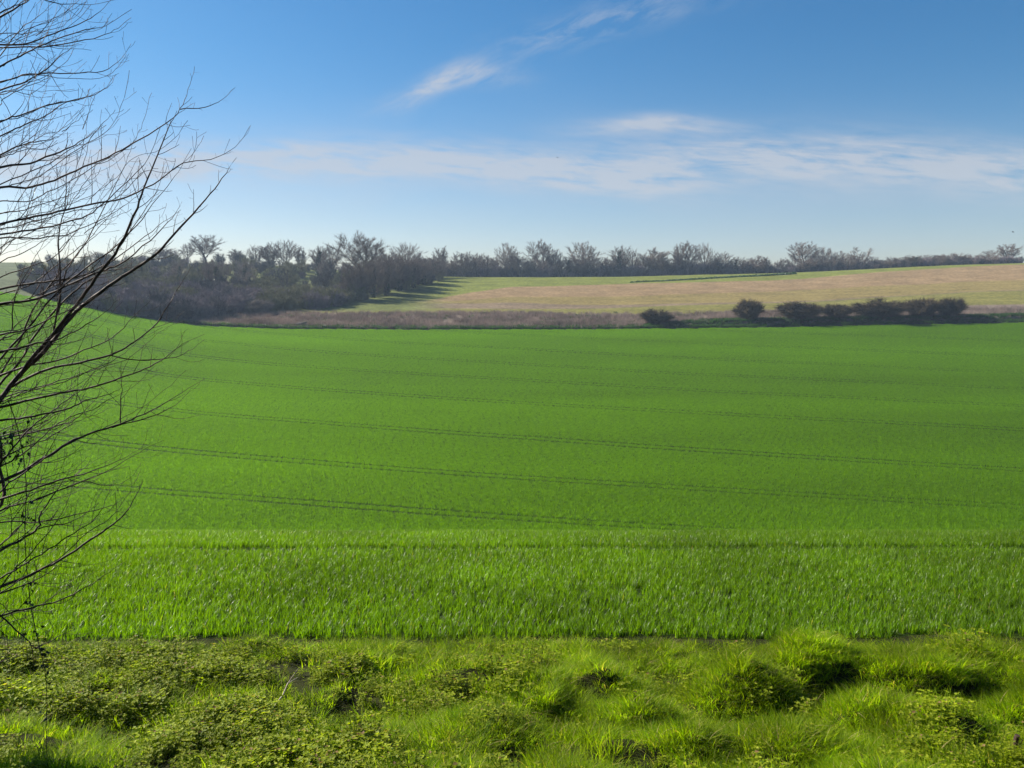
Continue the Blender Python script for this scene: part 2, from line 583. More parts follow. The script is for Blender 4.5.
# ------------------------------------------------------------------ ground sheets
def sheet(name, ylist, tcols, mat, label, edge0=None, edge1=None, colour=None):
    ylist = np.asarray(ylist, float)
    Y0 = np.repeat(ylist[:, None], len(tcols), 1)
    X = tcols[None, :] * (np.abs(Y0) + 10)
    Y = Y0.copy()
    if edge0 is not None:
        Y[0] = edge0(X[0])
    if edge1 is not None:
        Y[-1] = edge1(X[-1])
    Z = hz(X.ravel(), Y.ravel()).reshape(X.shape)
    V = np.stack([X, Y, Z], -1).reshape(-1, 3)
    n, m = X.shape
    idx = np.arange(n * m).reshape(n, m)
    q = np.stack([idx[:-1, :-1], idx[:-1, 1:], idx[1:, 1:], idx[1:, :-1]], -1).reshape(-1, 4)
    at = {}
    if colour is not None:
        at['zone'] = ('FLOAT_COLOR', np.hstack([colour(V[:, 0], V[:, 1]), np.ones((len(V), 1))]))
    o = obj(name, mesh_np(name, V, [q], at, True), mat)
    return tag(o, label, None, None, 'structure')


TC = np.linspace(-1.25, 1.25, 561)
sheet('verge', list(np.linspace(-60, 2.4, 26)) + list(np.arange(2.8, 8.65, 0.06)) + [8.8, 8.92], TC, M_soil, 'rough grassy verge in front of the crop', None, crop_edge)
sheet('crop_field', [8.92] + list(np.arange(9.8, 48, 0.6)) + list(np.arange(48, 200, 1.6)) + [200], TC, M_field, 'green field of young wheat', crop_edge, None)

BC = np.array([300., 430, 512, 640, 800, 960, 1060])
BANDROWS = [[305, 300, 287, 283.5, 279, 267, 264], [308, 303, 297, 296, 290, 282, 280], [310, 304, 303, 304.5, 301, 292, 289],
            [312, 309, 309, 307, 302, 292.5, 290], [314, 313, 313, 315, 311, 306, 304], [327, 327, 327.5, 327, 325, 321, 320]]
BT = (BC - 512) / F
BY = []
for rows in BANDROWS:
    BY.append([ground_at(c, r, 199)[1] for c, r in zip(BC, rows)])
BY = np.array(BY)
C_top, C_pink, C_olive, C_purple, C_yg, C_scrub = [np.array(c) for c in (
    (0.115, 0.13, 0.026), (0.180, 0.125, 0.066), (0.155, 0.122, 0.046), (0.14, 0.105, 0.07), (0.128, 0.120, 0.034), (0.14, 0.11, 0.085))]
C_far, C_woodfl, C_woodgrass = np.array((0.085, 0.10, 0.05)), np.array((0.115, 0.112, 0.055)), np.array((0.10, 0.115, 0.035))


def hill_colour(x, y):
    t = x / np.maximum(y, 1)
    wob = 5 * (fbm(x * 0.05, y * 0.09, 55) - 0.47)
    yb = [np.interp(t, BT, BY[k]) + wob * (1 if k < 5 else 0.2) for k in range(6)]
    c = np.tile(C_scrub, (len(x), 1)).astype(float)
    for k, cc in ((4, C_yg), (3, C_purple), (2, C_olive), (1, C_pink), (0, C_top)):
        w = sstep(y, yb[k] - 1.5, yb[k] + 2.0)[:, None]
        c = c * (1 - w) + cc * w
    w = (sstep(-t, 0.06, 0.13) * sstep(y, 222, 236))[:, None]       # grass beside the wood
    c = c * (1 - w) + C_woodgrass * w
    w = sstep(-t, 0.30, 0.36)[:, None]
    c = c * (1 - w) + C_woodfl * w
    w = (sstep(-t, 0.545, 0.57))[:, None]
    c = c * (1 - w) + C_far * w
    c *= (0.85 + 0.35 * fbm(x * 0.12, y * 0.25, 77))[:, None]
    return c


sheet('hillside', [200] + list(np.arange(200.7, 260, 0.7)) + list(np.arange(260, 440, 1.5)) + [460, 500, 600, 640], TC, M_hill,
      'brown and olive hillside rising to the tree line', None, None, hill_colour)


# ------------------------------------------------------------------ scatter of uncountable plants
def scatter(name, P, R, Sc, K, protos, label, mat=None):
    me = mesh_np(name, P, [np.zeros((0, 3), np.int32)], None) if False else bpy.data.meshes.new(name)
    me.vertices.add(len(P))
    me.vertices.foreach_set('co', np.asarray(P, np.float32).ravel())
    for k, typ, arr, fld in (('rot', 'FLOAT_VECTOR', R, 'vector'), ('scl', 'FLOAT_VECTOR', Sc, 'vector'), ('kind', 'INT', K, 'value')):
        a = me.attributes.new(k, typ, 'POINT')
        a.data.foreach_set(fld, np.asarray(arr, np.int32 if typ == 'INT' else np.float32).ravel())
    o = obj(name, me)
    ng = bpy.data.node_groups.new(name, 'GeometryNodeTree')
    ng.interface.new_socket('Geometry', in_out='INPUT', socket_type='NodeSocketGeometry')
    ng.interface.new_socket('Geometry', in_out='OUTPUT', socket_type='NodeSocketGeometry')
    gi, go = ng.nodes.new('NodeGroupInput'), ng.nodes.new('NodeGroupOutput')
    jn = ng.nodes.new('GeometryNodeJoinGeometry')

    def named(k, t):
        n = ng.nodes.new('GeometryNodeInputNamedAttribute')
        n.data_type = t
        n.inputs['Name'].default_value = k
        return n.outputs['Attribute']
    rot, scl, kd = named('rot', 'FLOAT_VECTOR'), named('scl', 'FLOAT_VECTOR'), named('kind', 'INT')
    for i, pr in enumerate(protos):
        ip = ng.nodes.new('GeometryNodeInstanceOnPoints')
        oi = ng.nodes.new('GeometryNodeObjectInfo')
        oi.inputs['Object'].default_value = pr
        oi.inputs['As Instance'].default_value = True
        cm = ng.nodes.new('FunctionNodeCompare')
        cm.data_type = 'INT'
        cm.operation = 'EQUAL'
        ng.links.new(kd, cm.inputs[2])
        cm.inputs[3].default_value = i
        ng.links.new(gi.outputs[0], ip.inputs['Points'])
        ng.links.new(cm.outputs[0], ip.inputs['Selection'])
        ng.links.new(oi.outputs['Geometry'], ip.inputs['Instance'])
        ng.links.new(rot, ip.inputs['Rotation'])
        ng.links.new(scl, ip.inputs['Scale'])
        ng.links.new(ip.outputs[0], jn.inputs[0])
    ng.links.new(jn.outputs[0], go.inputs[0])
    md = o.modifiers.new('scatter', 'NODES')
    md.node_group = ng
    return tag(o, label, None, None, 'stuff')


def blade_patch(name, n, sx, sy, h, hv, w, lean, curve, mat, seed, rnd=None, dry=0.0, seg=3, plant=0):
    g = np.random.default_rng(seed)
    bx, by = (g.random(n) - 0.5) * sx, (g.random(n) - 0.5) * sy
    if plant:
        k = n // plant
        cx_, cy_ = (g.random(k) - 0.5) * sx, (g.random(k) - 0.5) * sy
        bx, by = np.resize(cx_, n) + g.normal(0, 0.011, n), np.resize(cy_, n) + g.normal(0, 0.011, n)
    if rnd:
        a, r = g.random(n) * 2 * math.pi, np.sqrt(g.random(n)) * rnd
        bx, by = r * np.cos(a), r * np.sin(a)
    hh = h * (1 + hv * (g.random(n) - 0.5) * 2)
    ww = w * (0.6 + 0.8 * g.random(n))
    az = g.random(n) * 2 * math.pi
    if rnd:
        az = np.arctan2(by, bx) + g.normal(0, 0.9, n)
    ln = lean * (0.2 + 1.2 * g.random(n))
    cv = curve * (0.2 + 1.3 * g.random(n))
    wa = az + math.pi / 2 + g.normal(0, 0.5, n)
    u = np.linspace(0, 1, seg + 1)
    wid = np.array([0.75, 1.0, 0.8, 0.42, 0.3, 0.2])[:seg + 1] if seg > 2 else np.array([0.9, 0.8, 0.1])
    wid[-1] = 0.06
    V = np.zeros((n, (seg + 1) * 2, 3))
    for k in range(seg + 1):
        out = hh * (ln * u[k] + cv * u[k] ** 2.4)
        up = hh * (u[k] - 0.38 * cv * u[k] ** 3)
        cx, cy = bx + np.cos(az) * out, by + np.sin(az) * out
        dx, dy = np.cos(wa) * ww * wid[k] * 0.5, np.sin(wa) * ww * wid[k] * 0.5
        V[:, 2 * k] = np.stack([cx - dx, cy - dy, up - 0.01], -1)
        V[:, 2 * k + 1] = np.stack([cx + dx, cy + dy, up - 0.01], -1)
    m = (seg + 1) * 2
    q = np.array([[2 * k, 2 * k + 1, 2 * k + 3, 2 * k + 2] for k in range(seg)])
    Q = (np.arange(n)[:, None, None] * m + q[None]).reshape(-1, 4)
    ti = g.random(n) * 0.86
    ti[g.random(n) < dry] = 1.0
    return obj(name, mesh_np(name, V.reshape(-1, 3), [Q], {'tint': ('FLOAT', np.repeat(ti, m))}, True), mat, None, False)


def tilt(x, y, spin, e=0.6):
    gx = (hz(x + e, y) - hz(x - e, y)) / (2 * e)
    gy = (hz(x, y + e) - hz(x, y - e)) / (2 * e)
    # rotation order XYZ: spin about local z first (approximate for gentle slopes)
    c, s = np.cos(spin), np.sin(spin)
    lx, ly = gx * c + gy * s, -gx * s + gy * c
    return np.stack([np.arctan(ly), -np.arctan(lx), spin], -1)


# --- young wheat, near the verge (to just over the brow)
near_p = [blade_patch('wheat_patch', 900, 0.64, 0.62, 0.115, 0.45, 0.0078, 0.13, 0.32, M_crop, s, None, 0.004, 4, 9) for s in (1, 2, 3)]
pts, TRK1 = [], 15.6
for y in np.arange(9.72, 27, 0.58):
    if abs(y - TRK1) < 0.30:
        continue
    half = 0.72 * y + 2.5
    for x in np.arange(-half, half, 0.58):
        pts.append((x, y))
pts = np.array(pts)
pts += rng.normal(0, 0.03, pts.shape)
yy = pts[:, 1] + (crop_edge(pts[:, 0]) - 9.45)
z = hz(pts[:, 0], yy)
spin = rng.integers(0, 4, len(pts)) * math.pi / 2
hvar = 0.8 + 0.45 * fbm(pts[:, 0] * 0.6, yy * 0.6, 5)
scatter('wheat_crop', np.stack([pts[:, 0], yy, z], -1), tilt(pts[:, 0], yy, spin), np.stack([np.ones(len(pts)), np.ones(len(pts)), hvar], -1),
        rng.integers(0, 3, len(pts)), near_p, 'young wheat standing behind the verge')

# --- the same crop across the valley, with the wheel tracks left bare
far_p = [blade_patch('wheat_sward', 520, 1.46, 1.26, 0.20, 0.4, 0.022, 0.45, 0.5, M_cropfar, s, None, 0.0, 2) for s in (5, 6, 7)]
TRK_DIR = math.radians(-20.5)
ca, sa = math.cos(TRK_DIR), math.sin(TRK_DIR)
TRACKS = [51.0, 67.0, 86.0, 109.0, 128.0, 144.0, 161.0, 180.0, 200.0]
pts, vs = [], []
for k, v0 in enumerate(TRACKS):
    vs.append((v0, 0.92))
    a_, b_ = v0 + 1.77, (TRACKS[k + 1] if k + 1 < len(TRACKS) else 250.0) - 1.77
    nrow = int(round((b_ - a_) / 1.2)) + 1
    vs += [(a_ + (b_ - a_) * j / (nrow - 1), 1.0) for j in range(nrow)]
vs += [(TRACKS[0] - 1.77 - 1.2 * j, 1.0) for j in range(30)]
for v, sc in vs:
    u_0 = _r.uniform(0, 1.2)
    for u in np.arange(-265 + u_0, 235, 1.2):
        u = u + _r.uniform(-0.08, 0.08)
        x, y = u * ca - v * sa, u * sa + v * ca
        if 38 < y < 199.2 and abs(x) < 0.72 * y + 4:
            pts.append((x, y, sc))
pts = np.array(pts)
spin = TRK_DIR + rng.integers(0, 2, len(pts)) * math.pi
z = hz(pts[:, 0], pts[:, 1])
hvar = 0.72 + 0.45 * fbm(pts[:, 0] * 0.09, pts[:, 1] * 0.09, 15) + 0.12 * rng.random(len(pts))
scatter('wheat_field', np.stack([pts[:, 0], pts[:, 1], z], -1), tilt(pts[:, 0], pts[:, 1], spin), np.stack([np.ones(len(pts)), pts[:, 2], hvar], -1),
        rng.integers(0, 3, len(pts)), far_p, 'green wheat with wheel tracks across the valley')

# --- verge grass
tuft_p = [blade_patch('grass_tuft', 74, 0, 0, 0.10, 0.5, 0.0044, 0.32, 0.6, M_grass, s, 0.10, 0.045, 4) for s in (11, 12, 13)]
tuft_p += [blade_patch('long_tuft', 60, 0, 0, 0.15, 0.45, 0.0046, 0.4, 0.7, M_grass, 14, 0.09, 0.04, 4)]


def hollow(x, y):
    """how far a spot lies below its surroundings"""
    e = 0.35
    return (hz(x + e, y) + hz(x - e, y) + hz(x, y + e) + hz(x, y - e)) / 4 - hz(x, y)


def nettle_zone(x, y):
    t = x / y
    left = (1 - sstep(t, -0.26, 0.06)) * sstep(8.15 - y + 0.9 * (fbm(x * 0.9, y * 0.9, 61) - 0.47), -0.2, 0.5)
    right = sstep(t, 0.25, 0.42) * sstep(6.9 - y, -0.3, 0.4) * 0.5
    return np.clip(left + right * sstep(fbm(x * 1.3, y * 1.3, 63), 0.42, 0.55), 0, 1)


n = 22000
y = 3.9 + (9.62 - 3.9) * rng.random(n)
x = (rng.random(n) * 2 - 1) * (0.72 * y + 1.2)
ho = hollow(x, y)
nz_ = nettle_zone(x, y)
dens = np.clip(5.5 * fbm(x * 2.4, y * 2.4, 41) - 1.95 + 1.6 * sstep(y, 7.6, 8.5), 0.0, 1) * (1 - 0.8 * sstep(ho, 0.06, 0.13)) * (1 - 0.75 * nz_) * (1 - 0.55 * sstep(y, 7.6, 8.4))
dens *= 1 - sstep(y, crop_edge(x) - 0.44, crop_edge(x) - 0.28)
keep = rng.random(n) < dens
x, y = x[keep], y[keep]
ys_ = 3.9 + 4.7 * rng.random(30000)                  # banks and steep faces carry grass too
xs_ = (rng.random(30000) * 2 - 1) * (0.72 * ys_ + 1.2)
gr = np.hypot(hz(xs_ + 0.06, ys_) - hz(xs_ - 0.06, ys_), hz(xs_, ys_ + 0.06) - hz(xs_, ys_ - 0.06)) / 0.12
kp = rng.random(30000) < 0.5 * sstep(gr, 0.45, 1.0) * (1 - 0.75 * sstep(hollow(xs_, ys_), 0.04, 0.10))
x, y = np.concatenate([x, xs_[kp]]), np.concatenate([y, ys_[kp]])
spin = rng.random(len(x)) * 6.28
hs_ = (0.56 + 0.36 * sstep(8.9 - y, 0.3, 1.6)) * (0.5 + 0.9 * fbm(x * 1.5, y * 1.5, 43)) * (0.8 + 0.4 * rng.random(len(x)))
kk = rng.integers(0, 3, len(x))
kk[rng.random(len(x)) < 0.05] = 3
scatter('verge_grass', np.stack([x, y, hz(x, y)], -1), np.stack([rng.normal(0, 0.15, len(x)), rng.normal(0, 0.15, len(x)), spin], -1),
        np.stack([0.8 + 0.5 * rng.random(len(x))] * 2 + [hs_], -1), kk, tuft_p, 'rough yellow green grass on the verge')


# --- nettles and other low leafy plants
def leafy(name, seed, nst, h, leaf, mat, spread):
    g = random.Random(seed)
    mb = MB()
    for s in range(nst):
        a, r = g.uniform(0, 6.28), spread * math.sqrt(g.random())
        bx, by = r * math.cos(a), r * math.sin(a)
        hh = h * g.uniform(0.5, 1.1)
        lx, ly = g.gauss(0, 0.25) * hh, g.gauss(0, 0.25) * hh
        mb.tube([(bx, by, -0.01), (bx + lx * 0.5, by + ly * 0.5, hh * 0.5), (bx + lx, by + ly, hh)], [0.0022, 0.002, 0.0015], 3, 0.2)
        ph = g.uniform(0, 6.28)
        nw = max(2, int(hh / 0.032))
        for k in range(nw):
            f = (k + 1.0) / nw
            for side in range(2 if k < nw - 1 else 4):
                aa = ph + k * 1.57 + side * (math.pi if k < nw - 1 else 1.57) + g.gauss(0, 0.25)
                L = leaf * (0.65 + 0.5 * math.sin(math.pi * min(1, f * 0.85))) * g.uniform(0.75, 1.2)
                Wd = L * g.uniform(0.5, 0.66)
                dr = g.uniform(-0.55, 0.25)
                d = np.array([math.cos(aa), math.sin(aa), dr * 0.3 + 0.22])
                sdv = np.array([-math.sin(aa), math.cos(aa), g.gauss(0, 0.25)])
                o = np.array([bx + lx * f, by + ly * f, hh * f])
                up = np.array([0, 0, 1.0])
                V = [o, o + d * L * 0.3 + sdv * Wd * 0.5 + up * 0.002, o + d * L * 0.3 - sdv * Wd * 0.5 + up * 0.002, o + d * L * 0.38 - up * L * 0.06,
                     o + d * L * 0.68 + sdv * Wd * 0.36, o + d * L * 0.68 - sdv * Wd * 0.36, o + d * L * 0.7 - up * L * 0.10, o + d * L * 1.0 + up * L * (dr - 0.1) * 0.35]
                mb.add(V, [(0, 3, 1, 1)][:0] + [(3, 6, 4, 1), (3, 2, 5, 6)], [(0, 3, 1), (0, 2, 3), (6, 7, 4), (6, 5, 7)], min(0.85, max(0.0, g.gauss(0.5, 0.25))) if g.random() > 0.03 else 1.0)
    return obj(name, mb.mesh(name, True), mat, None, False)


net_p = [leafy('nettle_clump', s, 16, 0.115, 0.0235, M_nettle, 0.10) for s in (1, 2, 3)]
net_p += [leafy('small_leaf_clump', 4, 18, 0.075, 0.017, M_nettle, 0.11)]
n = 7600
y = 3.9 + (9.0 - 3.9) * rng.random(n)
x = (rng.random(n) * 2 - 1) * (0.72 * y + 1.2)
dens = nettle_zone(x, y) * np.clip(7.0 * fbm(x * 2.1, y * 2.5, 47) - 2.6, 0.0, 1) + 0.08
dens = np.maximum(dens * (1 - 0.7 * sstep(hollow(x, y), 0.07, 0.14)), 0.13 * sstep(hollow(x, y), 0.02, 0.06)) * (y < crop_edge(x) - 0.55)
keep = rng.random(n) < dens
x, y = x[keep], y[keep]
s_ = (0.65 + 0.95 * sstep(fbm(x * 2.1, y * 2.5, 47), 0.38, 0.6)) * (0.45 + 0.75 * fbm(x * 1.8, y * 1.8, 49)) * (0.8 + 0.4 * rng.random(len(x)))
scatter('nettles', np.stack([x, y, hz(x, y)], -1), np.stack([rng.normal(0, 0.12, len(x)), rng.normal(0, 0.12, len(x)), rng.random(len(x)) * 6.28], -1),
        np.stack([s_, s_, s_], -1), rng.integers(0, 4, len(x)), net_p, 'low nettles and leafy weeds on the verge')


# ------------------------------------------------------------------ bare winter trees
def grow(seed, h, w, first=0.3, lead=0.6, up=0.35, n1=9, twig=0.03, dens=1.0, ivy=0, multi=1):
    """returns trunk mesh builder, crown mesh builder, ivy mesh builder for a bare tree of height h, crown width w"""
    g = random.Random(seed)
    G = np.random.default_rng(seed)
    tb, cb, ib = MB(), MB(), MB()
    twV, ntw = [], 0

    def path(p, d, L, n, wob, lift):
        P = [np.array(p)]
        d = np.array(d) / np.linalg.norm(d)
        for i in range(n):
            d = d + G.normal(0, wob, 3) + np.array([0, 0, lift])
            d /= np.linalg.norm(d)
            P.append(P[-1] + d * L / n)
        return np.array(P)

    def inside(p):
        """crown envelope factor: keeps the outline rounded"""
        q = (p[0] ** 2 + p[1] ** 2) / (w * 0.5) ** 2 + ((p[2] - h * (0.5 + first * 0.5)) / (h * (0.5 - first * 0.5))) ** 2
        return q
    tips = []
    stems = []
    for m in range(multi):
        a = 6.28 * m / max(multi, 1) + g.uniform(0, 1)
        off = 0.0 if multi == 1 else 0.12 * w
        P = path((off * math.cos(a) * 0.3, off * math.sin(a) * 0.3, -0.3), (math.cos(a) * off * 0.25, math.sin(a) * off * 0.25, 1.0), h * lead + 0.3, 6, 0.05, 0.04)
        r0 = h * 0.021 / math.sqrt(multi)
        R = np.linspace(r0, r0 * 0.35, len(P))
        R[0] = r0 * 1.35
        tb.tube(P, R, 7)
        stems.append((P, R))
    zb = first * h
    rz, zc = (h - zb) * 0.5, (h + zb) * 0.5
    org_ = np.array([0, 0, zb * 0.9])
    nl_ = n1 * 2
    for b in range(nl_):
        P, R = stems[b % len(stems)]
        fz = 1 - (b + 0.5) / nl_ * (1.80 - up * 0.4)
        ph = b * 2.39996 + g.uniform(-0.35, 0.35)
        rxy = math.sqrt(max(0.0, 1 - fz * fz))
        lump = g.uniform(0.72, 1.0)
        tgt = np.array([rxy * math.cos(ph) * w * 0.5 * 0.8 * lump, rxy * math.sin(ph) * w * 0.5 * 0.8 * lump, zc + fz * rz * 0.82 * lump])
        oz = min(max(zb * 0.75, tgt[2] - (0.30 + 0.25 * rxy) * h * 0.75), h * lead * 0.97)
        k = int(np.argmin(np.abs(P[:, 2] - oz)))
        p0 = P[k]
        ctl = p0 * 0.45 + tgt * 0.55 + np.array([0, 0, -0.02 * h]) + G.normal(0, 0.05 * w, 3)
        us = np.linspace(0, 1, 6)[:, None]
        B = p0 * (1 - us) ** 2 + 2 * ctl * us * (1 - us) + tgt * us ** 2 + np.vstack([np.zeros(3), G.normal(0, 0.012 * h, (4, 3)), np.zeros(3)])
        r = max(R[k] * 0.5, 0.05)
        cb.tube(B, np.linspace(r, r * 0.3, 6), 4)
        for c in range(8):
            ff = 0.3 + 0.7 * (c + g.random()) / 8
            q = B[min(int(ff * 5), 4)] + (B[min(int(ff * 5) + 1, 5)] - B[min(int(ff * 5), 4)]) * (ff * 5 % 1)
            rad = q - org_
            rad /= np.linalg.norm(rad) + 1e-6
            dd = rad * 0.8 + G.normal(0, 0.5, 3) + np.array([0, 0, 0.15])
            L2 = 0.20 * w * g.uniform(0.6, 1.2)
            C = path(q, dd, L2, 4, 0.13, 0.05)
            cb.tube(C, np.linspace(r * 0.38, r * 0.14, 5), 3)
            tips.append((C, L2))
    # twigs: thin tapering slivers in sprays off the small branches
    nt = int(66 * dens)
    for C, L2 in tips:
        for k in range(nt):
            f = 0.15 + 0.85 * g.random()
            i = min(int(f * 4), 3)
            q = C[i] + (C[i + 1] - C[i]) * (f * 4 - i)
            if inside(q) > 1.15:
                continue
            d = (C[i + 1] - C[i])
            rad = q - np.array([0, 0, first * h * 0.8])
            d = d / (np.linalg.norm(d) + 1e-6) * 0.5 + rad / (np.linalg.norm(rad) + 1e-6) * 0.5 + G.normal(0, 0.5, 3) + np.array([0, 0, 0.12])
            d /= np.linalg.norm(d)
            L3 = g.uniform(0.4, 1.0) * 0.085 * h
            sd_ = np.cross(d, G.normal(0, 1, 3))
            sd_ /= np.linalg.norm(sd_) + 1e-6
            mid = q + d * L3 * 0.55 + G.normal(0, 0.05, 3)
            e = q + d * L3 + np.array([0, 0, 0.1 * L3])
            ww = twig * g.uniform(0.6, 1.2)
            twV.append((q - sd_ * ww, q + sd_ * ww, mid + sd_ * ww * 0.7, mid - sd_ * ww * 0.7, e))
    if twV:
        A = np.array(twV).reshape(-1, 3)
        m = len(twV)
        base = np.arange(m)[:, None] * 5
        cb.add(A, base + np.array([[0, 1, 2, 3]]), base + np.array([[3, 2, 4]]))
    if ivy:
        P, R = stems[0]
        for k in range(ivy):
            f = g.random() ** 0.8
            i = f * (len(P) - 1) * 0.97
            j = int(i)
            c = P[j] + (P[j + 1] - P[j]) * (i - j)
            rr = h * 0.075 * (1 - 0.55 * f) * math.sqrt(g.random()) * g.uniform(0.6, 1.3)
            a = g.uniform(0, 6.28)
            c = c + np.array([rr * math.cos(a), rr * math.sin(a), g.uniform(-0.3, 0.3)])
            u_, v_ = G.normal(0, 1, 3), G.normal(0, 1, 3)
            u_ /= np.linalg.norm(u_)
            v_ /= np.linalg.norm(v_)
            s = g.uniform(0.10, 0.24)
            ib.add([c - u_ * s, c - v_ * s, c + u_ * s, c + v_ * s], [(0, 1, 2, 3)], None, g.random() * 0.8)
    return tb, cb, ib


def shrub_proto(seed, h, w, nst, twig=0.03, ntw=40, dome=True):
    g = random.Random(seed)
    G = np.random.default_rng(seed)
    sb, cb = MB(), MB()
    tw = []
    for s in range(nst):
        a = g.uniform(0, 6.28)
        rr = math.sqrt(g.random())
        ex = np.array([math.cos(a) * rr * w * 0.5, math.sin(a) * rr * w * 0.5, h * math.sqrt(max(0.05, 1 - 0.8 * rr * rr)) * g.uniform(0.70, 1.03)])
        b = np.array([math.cos(a) * rr * w * 0.16, math.sin(a) * rr * w * 0.16, -0.15])
        m = b * 0.5 + ex * 0.5 + np.array([0, 0, 0.12 * h]) + G.normal(0, 0.05 * h, 3)
        P = np.array([b, b * 0.65 + m * 0.35, m, m * 0.5 + ex * 0.5, ex])
        sb.tube(P, np.linspace(0.05, 0.012, 5) * h / 4, 4)
        for k in range(ntw):
            f = 0.12 + 0.88 * g.random()
            i = min(int(f * 4), 3)
            q = P[i] + (P[i + 1] - P[i]) * (f * 4 - i)
            d = np.array([q[0], q[1], q[2] * 0.6]) * (0.5 / (np.linalg.norm(q) + 0.01)) + G.normal(0, 0.6, 3)
            d /= np.linalg.norm(d)
            L3 = g.uniform(0.15, 0.36) * min(h, 3.2)
            e = q + d * L3 + np.array([0, 0, 0.12 * L3])
            if e[2] < 0.05:
                continue
            sd_ = np.cross(d, G.normal(0, 1, 3))
            sd_ /= np.linalg.norm(sd_) + 1e-6
            ww = twig * g.uniform(0.6, 1.2)
            mid = q + d * L3 * 0.5
            tw.append((q - sd_ * ww, q + sd_ * ww, mid + sd_ * ww * 0.7, mid - sd_ * ww * 0.7, e))
    A = np.array(tw).reshape(-1, 3)
    base = np.arange(len(tw))[:, None] * 5
    cb.add(A, base + np.array([[0, 1, 2, 3]]), base + np.array([[3, 2, 4]]))
    return sb, cb


# tree kinds, 10 m tall each, scaled where they stand
KIND = {}
for nm, kw in {
    'oak': dict(seed=21, h=10, w=9.5, first=0.34, lead=0.72, up=0.30, n1=11, dens=0.9),
    'broad': dict(seed=22, h=10, w=10.5, first=0.30, lead=0.68, up=0.42, n1=12, dens=0.9),
    'upright': dict(seed=23, h=10, w=6.0, first=0.22, lead=0.82, up=0.75, n1=11, dens=0.75),
    'airy': dict(seed=24, h=10, w=8.5, first=0.30, lead=0.74, up=0.62, n1=9, dens=0.55),
    'dense': dict(seed=25, h=10, w=8.5, first=0.18, lead=0.74, up=0.40, n1=13, dens=1.15),
    'ivied': dict(seed=26, h=10, w=6.0, first=0.35, lead=0.80, up=0.55, n1=9, dens=0.6, ivy=900),
    'darkclump': dict(seed=28, h=10, w=8.5, first=0.06, lead=0.72, up=0.35, n1=14, dens=1.0, ivy=1500),
    'coppice': dict(seed=27, h=10, w=7.5, first=0.25, lead=0.80, up=0.75, n1=5, dens=0.7, multi=4),
}.items():
  for alt in (0, 1):
    kw = dict(kw, seed=kw['seed'] + 40 * alt, w=kw['w'] * (1, 0.86, 1.1)[alt])
    t_, c_, i_ = grow(twig=0.011, **kw)
    cv_ = np.vstack(c_.v)
    w_ = np.percentile(np.hypot(cv_[:, 0], cv_[:, 1]), 93) * 2
    h_ = np.percentile(cv_[:, 2], 99.7)
    KIND[nm, alt] = (t_.mesh('trunk'), c_.mesh('crown', False), i_.mesh('ivy', False) if kw.get('ivy') else None, w_, h_)


def plant_tree(kind, x, y, h, width, label, group, rot=0.0, twig=None, sink=0.0, ivy=True):
    tm, cm, im, w0, h0 = KIND[kind, _r.randrange(2)]
    e = bpy.data.objects.new('bare_tree', None)
    col0.objects.link(e)
    e.location = (x, y, float(hz(x, y)) - sink)
    sx = 1.05 * width / w0
    e.scale = (sx, sx, h / h0)
    e.rotation_euler = (_r.gauss(0, 0.05), _r.gauss(0, 0.05), rot)
    e.empty_display_size = 0.5
    tag(e, label, 'tree', group)
    twig = twig or M_twig
    for nm, me, mt in (('trunk', tm, M_trunk), ('crown', cm, twig), ('ivy', im, M_ivy)):
        if me is None or (nm == 'ivy' and not ivy):
            continue
        if not me.materials:
            me.materials.append(mt)
        o = bpy.data.objects.new(nm, me)
        col0.objects.link(o)
        o.parent = e
        o.material_slots[0].link = 'OBJECT'
        o.material_slots[0].material = mt
    return e


def tree_px(kind, colm, top, width_px, d, label, group='bare trees along the ridge', rot=None, twig=None):
    x = (colm - 512.0) / F * d / (math.cos(PITCH) + 0.16 * math.sin(PITCH))
    gz = float(hz(x, d))
    h = CZ + slope_of(top) * d - gz
    plant_tree(kind, x, d, max(h, 2.5), width_px / F * d, label, group, _r.uniform(0, 6.28) if rot is None else rot, twig)


